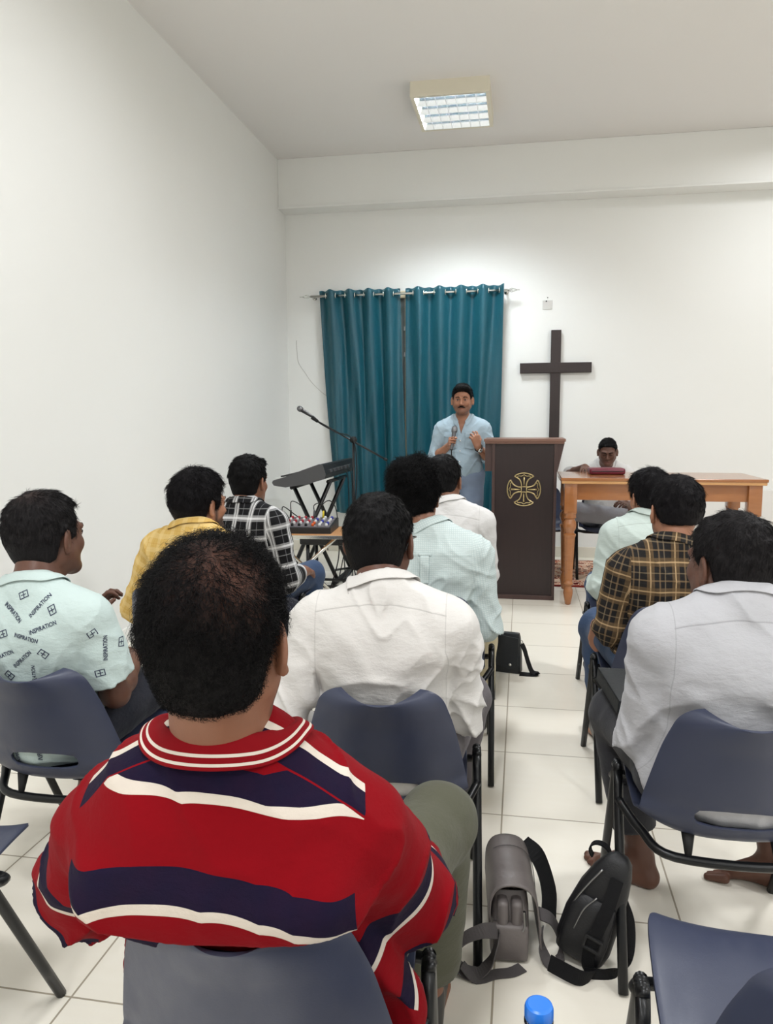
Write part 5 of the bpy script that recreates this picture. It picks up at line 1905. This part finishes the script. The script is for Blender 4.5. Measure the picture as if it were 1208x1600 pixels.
# 12 seated behind the table, legs crossed
add('seated', 'person seated behind the wooden table looking down, legs crossed in grey trousers', (0.735, 6.89, 0.012), 180, seed=12, vox=0.005,
    s=1.05, lean=5, head=(0.0, 0.06, 1.095), hrot=(-6, 18, 0), hs=0.87, skin='skin_dark', shirt='cloth_white_plain', ease=0.016, wrinkle=0.7, sleeve=0.95, trousers='cloth_light_grey_trouser', closed=True,
    ra=N_(w=(0.215, 0.40, 0.99), pole=(0.9, -0.5, -0.4), d=(0.1, 0.9, -0.16), n=(0, -0.15, -1), curl=(0.2, 0.25, 0.15)), la=N_(w=(-0.16, 0.14, 0.66)),
    rl=N_(k=(0.24, 0.27, 0.60), a=(-0.17, 0.36, 0.555), fy=80, hem=0.92, foot=Matrix.Rotation(math.radians(-50), 4, 'Y')), ll=N_(k=(-0.10, 0.33, 0.50), a=(-0.12, 0.36, 0.095)), flare=0.014,
    hair='hair_black', hair_top=0.016, hair_side=0.005, strands=3000, strand_len=0.018, lift=0.25, strand_r=0.001)

# ================================================================== CLOTHING DETAILS


def on_surface(pr, uv, anchor, e1, e2, dirn, off=0.0014):
    """lay flat points on a shirt by casting along dirn; anchor, e1, e2 span the flat layout"""
    out = []
    dirn = V3(dirn).normalized()
    for (u, v) in uv:
        o_ = V3(anchor) + V3(e1) * u + V3(e2) * v - dirn * 0.4
        hit = pr['bvh'].ray_cast(o_, dirn)
        if hit[0] is None:
            return None
        out.append(hit[0] + hit[1] * (off if hit[1].dot(dirn) < 0 else -off))
    return out


def patch(pr, name, mat, anchor, w, h, dirn, thick=0.0025, nx=10, ny=12, taper=0.0, off=0.003):
    dirn = V3(dirn).normalized()
    e1 = V3((0, 0, 1)).cross(dirn).normalized()
    e2 = V3((0, 0, 1))
    uv = []
    for j in range(ny + 1):
        for i in range(nx + 1):
            v = -h / 2 + h * j / ny
            u = (-w / 2 + w * i / nx)
            if taper:
                v -= taper * (1 - abs(2 * i / nx - 1)) * (1 - j / ny)
            uv.append((u, v))
    pts = on_surface(pr, uv, anchor, e1, e2, dirn, off)
    if pts is None:
        return None
    F = np.array([[j * (nx + 1) + i, j * (nx + 1) + i + 1, (j + 1) * (nx + 1) + i + 1, (j + 1) * (nx + 1) + i] for j in range(ny) for i in range(nx)])
    pa = np.array([[u + anchor[0], v + anchor[2], -1] for u, v in uv], np.float32)
    o = from_arrays(name, np.array([tuple(p) for p in pts]), F, mat, pr['shirt'], True, {'pat': pa})
    md = o.modifiers.new('thickness', 'SOLIDIFY')
    md.thickness = thick
    md.offset = 0
    return o


def text_shape(body):
    cu = bpy.data.curves.new('lettering', 'FONT')
    cu.body = body
    cu.align_x, cu.align_y = 'CENTER', 'CENTER'
    cu.offset = 0.018
    cu.resolution_u = 3
    ob = bpy.data.objects.new('lettering', cu)
    COL.objects.link(ob)
    dg = bpy.context.evaluated_depsgraph_get()
    dg.update()
    me = ob.evaluated_get(dg).to_mesh()
    v = [(p.co.x, p.co.y) for p in me.vertices]
    f = [list(p.vertices) for p in me.polygons]
    ob.evaluated_get(dg).to_mesh_clear()
    bpy.data.objects.remove(ob)
    bpy.data.curves.remove(cu)
    return v, f


if 'insp' in PEOPLE:
    pr = PEOPLE['insp']
    tv, tf = text_shape('INSPIRATION')
    xs = [v[0] for v in tv]
    ys = [v[1] for v in tv]
    tw_, th_ = max(xs) - min(xs), max(ys) - min(ys)
    lw, lh = 0.070, 0.012
    tv = [(x / tw_ * lw, y / th_ * lh) for x, y in tv]
    # small square mark: a frame of two cells
    mv, mf = [], []

    def rect(x0, y0, x1, y1):
        b = len(mv)
        mv.extend([(x0, y0), (x1, y0), (x1, y1), (x0, y1)])
        mf.append([b, b + 1, b + 2, b + 3])
    g = 0.0022
    a_, b_ = 0.0125, 0.0095
    rect(-a_, -b_, a_, -b_ + g), rect(-a_, b_ - g, a_, b_), rect(-a_, -b_ + g, -a_ + g, b_ - g), rect(a_ - g, -b_ + g, a_, b_ - g)
    rect(-g / 2, -b_ + g, g / 2, b_ - g), rect(-a_ * 0.55, -g / 2, -g / 2, g / 2), rect(g / 2, -g / 2, a_ * 0.55, g / 2)
    back = [('t', -0.105, .872, 15), ('t', -0.004, .885, -38), ('t', 0.072, .905, 52), ('t', 0.090, .85, 22), ('t', -0.068, .82, 75), ('t', 0.045, .822, -12), ('t', -0.03, .77, 22), ('t', 0.028, .762, 40),
            ('t', 0.055, .71, 88), ('t', -0.03, .685, -10), ('t', -0.12, .74, 60), ('t', -0.13, .80, -20), ('t', 0.10, .68, 15), ('t', -0.10, .64, 30), ('t', 0.04, .62, -30), ('t', 0.10, .56, 50), ('t', -0.02, .55, 10), ('t', -0.09, .53, -40), ('t', 0.05, .50, 80), ('t', -0.02, .49, 88),
            ('m', -0.09, .925, -60), ('m', 0.02, .932, 25), ('m', 0.09, .945, 10), ('m', 0.108, .895, -60), ('m', -0.025, .83, 20), ('m', -0.015, .715, -45), ('m', 0.09, .78, -40), ('m', -0.085, .70, 30), ('m', 0.0, .60, 80), ('m', -0.06, .495, 85), ('m', 0.12, .62, 0), ('m', -0.14, .58, 60)]
    V, F = [], []

    def lay(kind, anchor, ang, dirn):
        dirn = V3(dirn).normalized()
        ex = dirn.cross(V3((0, 0, 1))).normalized()
        ez = ex.cross(dirn)
        c, s_ = math.cos(math.radians(ang)), math.sin(math.radians(ang))
        e1, e2 = ex * c + ez * s_, ez * c - ex * s_
        v, f = (tv, tf) if kind == 't' else (mv, mf)
        pts = on_surface(pr, v, anchor, e1, e2, dirn)
        if pts is None:
            return
        # skip a print that would jump from the sleeve to the back
        d0 = [(V3(p) - V3(anchor)).dot(dirn) for p in pts]
        if max(d0) - min(d0) > 0.06:
            return
        b = len(V)
        V.extend(tuple(p) for p in pts)
        F.extend([[i + b for i in q] for q in f])
    for kind, x, z, ang in back:
        lay(kind, (x, -0.3, z), ang, (0, 1, 0))
    _, sh_, el_, _, _ = pr['arms'][0]
    for kind, t, dx, ang in (('t', 0.30, 0.0, 88), ('m', 0.28, -0.05, 80), ('t', 0.52, -0.045, 40), ('m', 0.60, 0.035, 10), ('m', 0.72, -0.05, 85), ('t', 0.76, 0.005, 20), ('m', 0.1, 0.02, 30)):
        p = sh_.lerp(el_, t)
        dr_ = V3((-0.75, 0.66, 0))
        lay(kind, tuple(p - dr_ * 0.2 + V3((0.66, 0.75, 0)) * -dx), ang, dr_)
    for kind, x, z, ang in (('t', 0.13, .62, 70), ('m', 0.12, .56, 20), ('t', 0.1, .53, -30)):
        lay(kind, (0.3, x - 0.1, z), ang, (-1, 0.1, 0))
    from_arrays('printed_lettering', V, F, 'print_navy', pr['shirt'], False)

if 'mint' in PEOPLE:
    pr = PEOPLE['mint']
    patch(pr, 'box_pleat', 'cloth_mint_stripe', (-0.012, -0.4, 0.835), 0.034, 0.105, (0, 1, 0), 0.004)
    patch(pr, 'locker_loop', 'cloth_mint_stripe', (-0.012, -0.4, 0.892), 0.05, 0.008, (0, 1, 0), 0.004, 8, 3)
if 'speaker' in PEOPLE:
    pr = PEOPLE['speaker']
    for q in (-1, 1):
        patch(pr, 'pocket', 'cloth_denim_shirt', (q * 0.088, 0.5, 1.215), 0.105, 0.115, (0, -1, 0), 0.003, taper=0.012)
        patch(pr, 'pocket_flap', 'cloth_denim_shirt', (q * 0.088, 0.5, 1.268), 0.110, 0.036, (0, -1, 0), 0.003, 10, 5, taper=0.012, off=0.006)
    patch(pr, 'placket', 'cloth_denim_shirt', (0.004, 0.5, 1.09), 0.030, 0.52, (0, -1, 0), 0.003, 4, 40)
    for k in range(6):
        pts = on_surface(pr, [(0, 0)], (0.004, 0.5, 1.31 - 0.088 * k), (1, 0, 0), (0, 0, 1), (0, -1, 0), 0.006)
        if pts:
            MB().tube([pts[0] - V3((0, 0.002, 0)), pts[0] + V3((0, 0.002, 0))], 0.006, 10).build('button', 'white_plastic', pr['shirt'], True)
    # wrist watch
    q, sh_, el_, W_, a_ = pr['arms'][1]
    d_ = (W_ - el_).normalized()
    c_ = W_ - d_ * 0.012
    u_ = d_.orthogonal().normalized()
    v_ = d_.cross(u_)
    wt = tag(empty('wrist_watch'), 'dark wrist watch on the left wrist of the person speaking', 'watch')
    wt.matrix_world = pr['o'].matrix_basis.copy()
    MB().tube([c_ + (u_ * math.cos(t) + v_ * math.sin(t)) * 0.0325 for t in np.linspace(0, 2 * PI, 25)[:-1]], 0.0055, 8, closed=True).build('strap', 'black_metal', wt, True)
    fdir = V3((0.2, 1, 0.2))
    fdir = (fdir - d_ * fdir.dot(d_)).normalized()
    MB().tube([c_ + fdir * 0.030, c_ + fdir * 0.041], 0.019, 18).build('dial', 'chrome', wt, True)
    # hand-held microphone with its cable
    q, sh_, el_, W_, a_ = pr['arms'][0]
    hd = V3(a_['d']).normalized()
    hn = V3(a_['n'])
    hn = (hn - hd * hn.dot(hd)).normalized()
    hx = hd.cross(hn)
    gp = W_ + hd * 0.083 + hn * 0.028
    ax = (hx + V3((-0.05, -0.22, 0)) ).normalized()
    M_ = pr['o'].matrix_basis
    b0, t0 = M_ @ (gp - ax * 0.075), M_ @ (gp + ax * 0.155)
    microphone('microphone', b0, t0, 'grey handheld microphone with grille, gripped by the person speaking',
               [b0, b0 + V3((0.004, -0.01, -0.06)), b0 + V3((0.05, 0.0, -0.25)), b0 + V3((0.075, 0.02, -0.5)), b0 + V3((0.06, 0.0, -0.8)), b0 + V3((0.02, -0.05, -1.1)), V3((b0.x + 0.06, b0.y - 0.15, 0.006))], chrome=True)

# ================================================================== BAGS, BOOK, BOTTLE
# grey flap satchel on the floor beside the aisle
sb = tag(empty('satchel', (-0.008, 1.85, 0), math.radians(5)), 'grey leather flap satchel standing on the floor beside a chair leg, flap open', 'bag')
rows_ = []
for (z, wx, y0, y1) in ((0.0, 0.046, 0.0, 0.22), (0.006, 0.050, -0.004, 0.226), (0.06, 0.052, 0.0, 0.228), (0.13, 0.050, 0.012, 0.224), (0.175, 0.044, 0.03, 0.216)):
    ring = []
    cy, hy_ = (y0 + y1) / 2, (y1 - y0) / 2
    for k in range(40):
        t = 2 * PI * k / 40
        c, s_ = math.cos(t), math.sin(t)
        ring.append((wx * math.copysign(abs(c) ** 0.35, c), cy + hy_ * math.copysign(abs(s_) ** 0.25, s_), z))
    rows_.append(ring + [ring[0]])
m = MB().grid(rows_)
m.add(rows_[0][:-1], [list(range(40))[::-1]])
m.add([(x * 0.9, y, z - 0.03) for x, y, z in rows_[-1][:-1]], [list(range(40))])
m.build('body', 'grey_leather', sb, angle=60)
pk = MB()
for (x0, x1) in ((-0.034, -0.006), (0.002, 0.030)):
    pk.box((x0, -0.012, 0.06), (x1, 0.19, 0.165), 0.012)
pk.build('inner_pocket', 'grey_leather', sb, True)
MB().box((-0.046, -0.018, 0.006), (0.046, 0.01, 0.105), 0.01).build('front_gusset', 'grey_leather', sb, True)
fl = []
for j in range(24):
    y = -0.012 + 0.245 * j / 23
    row = []
    prof_ = spline([(-0.056, 0, 0.10), (-0.054, 0, 0.165), (-0.036, 0, 0.203), (0.0, 0, 0.215), (0.04, 0, 0.206), (0.066, 0, 0.17), (0.076, 0, 0.11), (0.082, 0, 0.04), (0.086, 0, 0.012)], 4)
    for p in prof_:
        row.append((p.x, y + 0.02 * (0.215 - p.z) / 0.2, p.z * (1 + 0.02 * math.sin(j * 0.4))))
    fl.append(row)
fo = MB().grid(fl).build('flap', 'grey_leather', sb, True)
md = fo.modifiers.new('thickness', 'SOLIDIFY')
md.thickness = 0.005
MB().tube([(p.x * 1.03, 0.165, p.z + 0.006) for p in prof_[8:-6]], 0.0012, 5).build('stitching', 'grey_webbing', sb)
MB().tube([(0.033, -0.02, 0.15), (0.036, -0.02, 0.11)], 0.004, 6).tube([(0.036, -0.02, 0.112), (0.03, -0.021, 0.095)], 0.0022, 5).build('zip_pull', 'zip_metal', sb)
st_ = MB()
lp = spline([(-0.035, -0.03, 0.10), (-0.075, -0.062, 0.12), (-0.12, -0.066, 0.10), (-0.14, -0.066, 0.06), (-0.13, -0.066, 0.02), (-0.09, -0.066, 0.006), (-0.055, -0.055, 0.03), (-0.038, -0.04, 0.07), (-0.03, -0.03, 0.10)], 6)
st_.ribbon(lp, [(0.002, 0.018, 0.006)] * len(lp), 0.003)
lp = spline([(-0.125, -0.068, 0.03), (-0.09, -0.08, 0.003), (-0.04, -0.06, 0.003), (0.0, -0.05, 0.003), (0.03, -0.03, 0.003)], 6)
st_.ribbon(lp, [(0.004, 0.016, 0.0)] * len(lp), 0.003)
lp = spline([(0.08, 0.05, 0.10), (0.115, 0.06, 0.075), (0.135, 0.05, 0.03), (0.125, 0.01, 0.004), (0.10, -0.01, 0.004), (0.085, 0.02, 0.03), (0.088, 0.04, 0.07)], 6)
st_.ribbon(lp, [(0.004, 0.018, 0.004)] * len(lp), 0.003)
st_.build('strap', 'grey_webbing', sb)
sd_ = MB()
lp = spline([(0.05, 0.235, 0.19), (0.09, 0.2, 0.17), (0.115, 0.15, 0.11), (0.11, 0.09, 0.06)], 6)
sd_.ribbon(lp, [(0.01, 0.022, 0.01)] * len(lp), 0.003)
sd_.build('shoulder_strap', 'black_webbing', sb)

# black sling bag leaning on the chair leg
sl = tag(empty('sling_bag', (0.168, 1.895, 0)), 'black nylon sling bag leaning on the chair leg, strap trailing on the floor', 'bag')
sl.rotation_euler = (math.radians(-4), math.radians(15), math.radians(-18))


def slab_rings(prof, seg=36, e=0.5, dy=0.0):
    rows = []
    for (z, cx, hx, hy_) in prof:
        ring = []
        for k in range(seg):
            t = 2 * PI * k / seg
            c, s_ = math.cos(t), math.sin(t)
            ring.append((cx + hx * math.copysign(abs(c) ** e, c), dy + hy_ * math.copysign(abs(s_) ** e, s_), z))
        rows.append(ring + [ring[0]])
    mb = MB().grid(rows)
    mb.add(rows[0][:-1], [list(range(seg))[::-1]])
    mb.add(rows[-1][:-1], [list(range(seg))])
    return mb


slab_rings([(0.004, 0, 0.045, 0.020), (0.012, 0, 0.062, 0.03), (0.05, 0, 0.071, 0.036), (0.12, 0, 0.070, 0.037), (0.20, 0.006, 0.062, 0.035), (0.26, 0.012, 0.048, 0.030), (0.295, 0.016, 0.034, 0.024), (0.312, 0.018, 0.018, 0.012), (0.315, 0.018, 0.004, 0.004)], e=0.6).build('body', 'black_nylon', sl, True)
slab_rings([(0.02, 0, 0.045, 0.010), (0.028, 0, 0.056, 0.016), (0.08, 0, 0.060, 0.018), (0.15, 0.0, 0.056, 0.016), (0.185, 0.004, 0.046, 0.010), (0.19, 0.004, 0.03, 0.003)], e=0.55, dy=-0.036).build('front_pocket', 'black_nylon', sl, True)
zz_ = MB()
zz_.tube(spline([(-0.055, -0.038, 0.10), (-0.05, -0.04, 0.16), (-0.032, -0.038, 0.22), (-0.012, -0.032, 0.27)], 6), 0.0025, 6)
zz_.tube(spline([(-0.03, -0.054, 0.10), (-0.022, -0.052, 0.16), (-0.002, -0.046, 0.20)], 6), 0.0022, 6)
zz_.build('zip', 'zip_metal', sl, True)
ws = MB()
lp = spline([(0.028, -0.030, 0.262), (0.03, -0.050, 0.2), (0.026, -0.058, 0.14), (0.022, -0.058, 0.08), (0.03, -0.055, 0.03), (0.045, -0.05, 0.01)], 6)
ws.ribbon(lp, [(0.016, 0, 0.0)] * len(lp), 0.003)
ws.build('front_strap', 'black_webbing', sl)
bk = MB()
for z in (0.105, 0.075):
    bk.box((0.002, -0.066, z - 0.004), (0.048, -0.058, z + 0.004), 0.002)
for x in (0.004, 0.046):
    bk.box((x - 0.004, -0.066, 0.075), (x + 0.004, -0.058, 0.105), 0.002)
bk.build('buckle', 'black_rubber', sl)
lo_ = MB()
lp = [(-0.022 + 0.026 * math.cos(t) - 0.012, 0.02, 0.285 + 0.022 * math.sin(t)) for t in np.linspace(-0.9, 4.2, 22)]
lo_.ribbon(lp, [(0, 0.011, 0)] * len(lp), 0.004)
lo_.build('grab_loop', 'black_webbing', sl)
ss = MB()
lp = spline([(0.05, 0.0, 0.20), (0.085, 0.0, 0.15), (0.105, -0.02, 0.08), (0.085, -0.05, 0.03), (0.03, -0.075, 0.012)], 8)
ss.ribbon(lp, [(0.006, 0.006, 0.016)] * len(lp), 0.003)
lp = spline([(0.05, -0.05, 0.012), (0.045, -0.085, 0.02), (0.02, -0.11, 0.022), (-0.03, -0.105, 0.014), (-0.055, -0.10, 0.010)], 8)
ss.ribbon(lp, [(0.003, 0.004, 0.019)] * len(lp), 0.003)
ss.build('shoulder_strap', 'black_webbing', sl)

# black messenger bag in the aisle
mg = tag(empty('messenger_bag', (-0.10, 4.17, 0), math.radians(-12)), 'black leather messenger bag standing on the floor in the aisle before the lectern', 'bag')
slab_rings([(0.0, 0, 0.118, 0.030), (0.006, 0, 0.122, 0.036), (0.1, 0, 0.120, 0.036), (0.2, 0, 0.112, 0.026), (0.222, 0, 0.108, 0.018)], e=0.25).build('body', 'black_leather', mg, angle=60)
V = [(-0.116, -0.040, 0.228), (0.112, -0.040, 0.205), (0.112, -0.046, 0.05), (0.07, -0.047, 0.028), (-0.116, -0.046, 0.075)]
V2 = [(x, y - 0.005, z) for x, y, z in V]
MB().add(V + V2, [[0, 1, 2, 3, 4], [9, 8, 7, 6, 5]] + [[i, (i + 1) % 5, 5 + (i + 1) % 5, 5 + i][::-1] for i in range(5)]).build('flap', 'black_leather', mg)
MB().tube([(0.07, -0.051, 0.055), (0.07, -0.055, 0.055)], 0.008, 12).build('badge', 'chrome', mg, True)
MB().tube([(0.115 + 0.012 * math.cos(t), 0.0, 0.175 + 0.012 * math.sin(t)) for t in np.linspace(0, 2 * PI, 13)[:-1]], 0.0025, 6, closed=True).build('ring', 'chrome', mg, True)
ms_ = MB()
lp = spline([(0.122, 0.0, 0.165), (0.14, -0.005, 0.13), (0.16, -0.01, 0.07), (0.185, -0.02, 0.02), (0.215, -0.02, 0.012), (0.19, -0.03, 0.006), (0.12, -0.04, 0.006)], 8)
ms_.ribbon(lp, [(0.004, 0.018, 0.004)] * len(lp), 0.004)
ms_.build('shoulder_strap', 'black_webbing', mg)

# black book on the lap of the man at right
bo = tag(empty('book', (0.335, 2.20, 0.60), math.radians(12)), 'black bound book resting on the lap of the barefoot person', 'book')
bo.rotation_euler = (math.radians(6), math.radians(4), math.radians(10))
MB().box((-0.085, -0.11, 0.0), (0.085, 0.11, 0.005), 0.002).box((-0.085, -0.11, 0.035), (0.085, 0.11, 0.04), 0.002).box((-0.085, -0.11, 0.0), (-0.080, 0.11, 0.04), 0.002).build('cover', 'black_leather', bo)
MB().box((-0.08, -0.106, 0.005), (0.081, 0.106, 0.035)).build('pages', 'bag_dark_lining', bo)

# water bottle standing on the chair by the camera
bt = tag(empty('water_bottle', (0.030, 0.800, 0.437)), 'clear plastic water bottle with bright blue cap at the bottom edge', 'bottle')
bt.location = (0.030, 0.800, 0.437)
MB().lathe([(0.03, 0.0), (0.041, 0.004), (0.0425, 0.012), (0.0425, 0.05), (0.041, 0.055), (0.0425, 0.06), (0.0425, 0.10), (0.041, 0.105), (0.0425, 0.11), (0.0425, 0.175), (0.0415, 0.19), (0.037, 0.215), (0.028, 0.245), (0.0185, 0.266), (0.0135, 0.275), (0.0135, 0.283), (0.0165, 0.285), (0.0165, 0.288), (0.0130, 0.290), (0.0130, 0.303)], 40).build('body', 'bottle_plastic', bt, angle=70)
kn = []
for (r, z) in ((0.0150, 0.290), (0.0158, 0.292), (0.0158, 0.303), (0.0150, 0.3065), (0.0125, 0.308)):
    kn.append([((r + (0.0005 if k % 2 else 0) * (0.291 < z < 0.305)) * math.cos(2 * PI * k / 72), (r + (0.0005 if k % 2 else 0) * (0.291 < z < 0.305)) * math.sin(2 * PI * k / 72), z) for k in range(73)])
cpm = MB().grid(kn)
cpm.add(kn[-1][:-1], [list(range(72))])
cpm.build('cap', 'cap_blue', bt, angle=40)
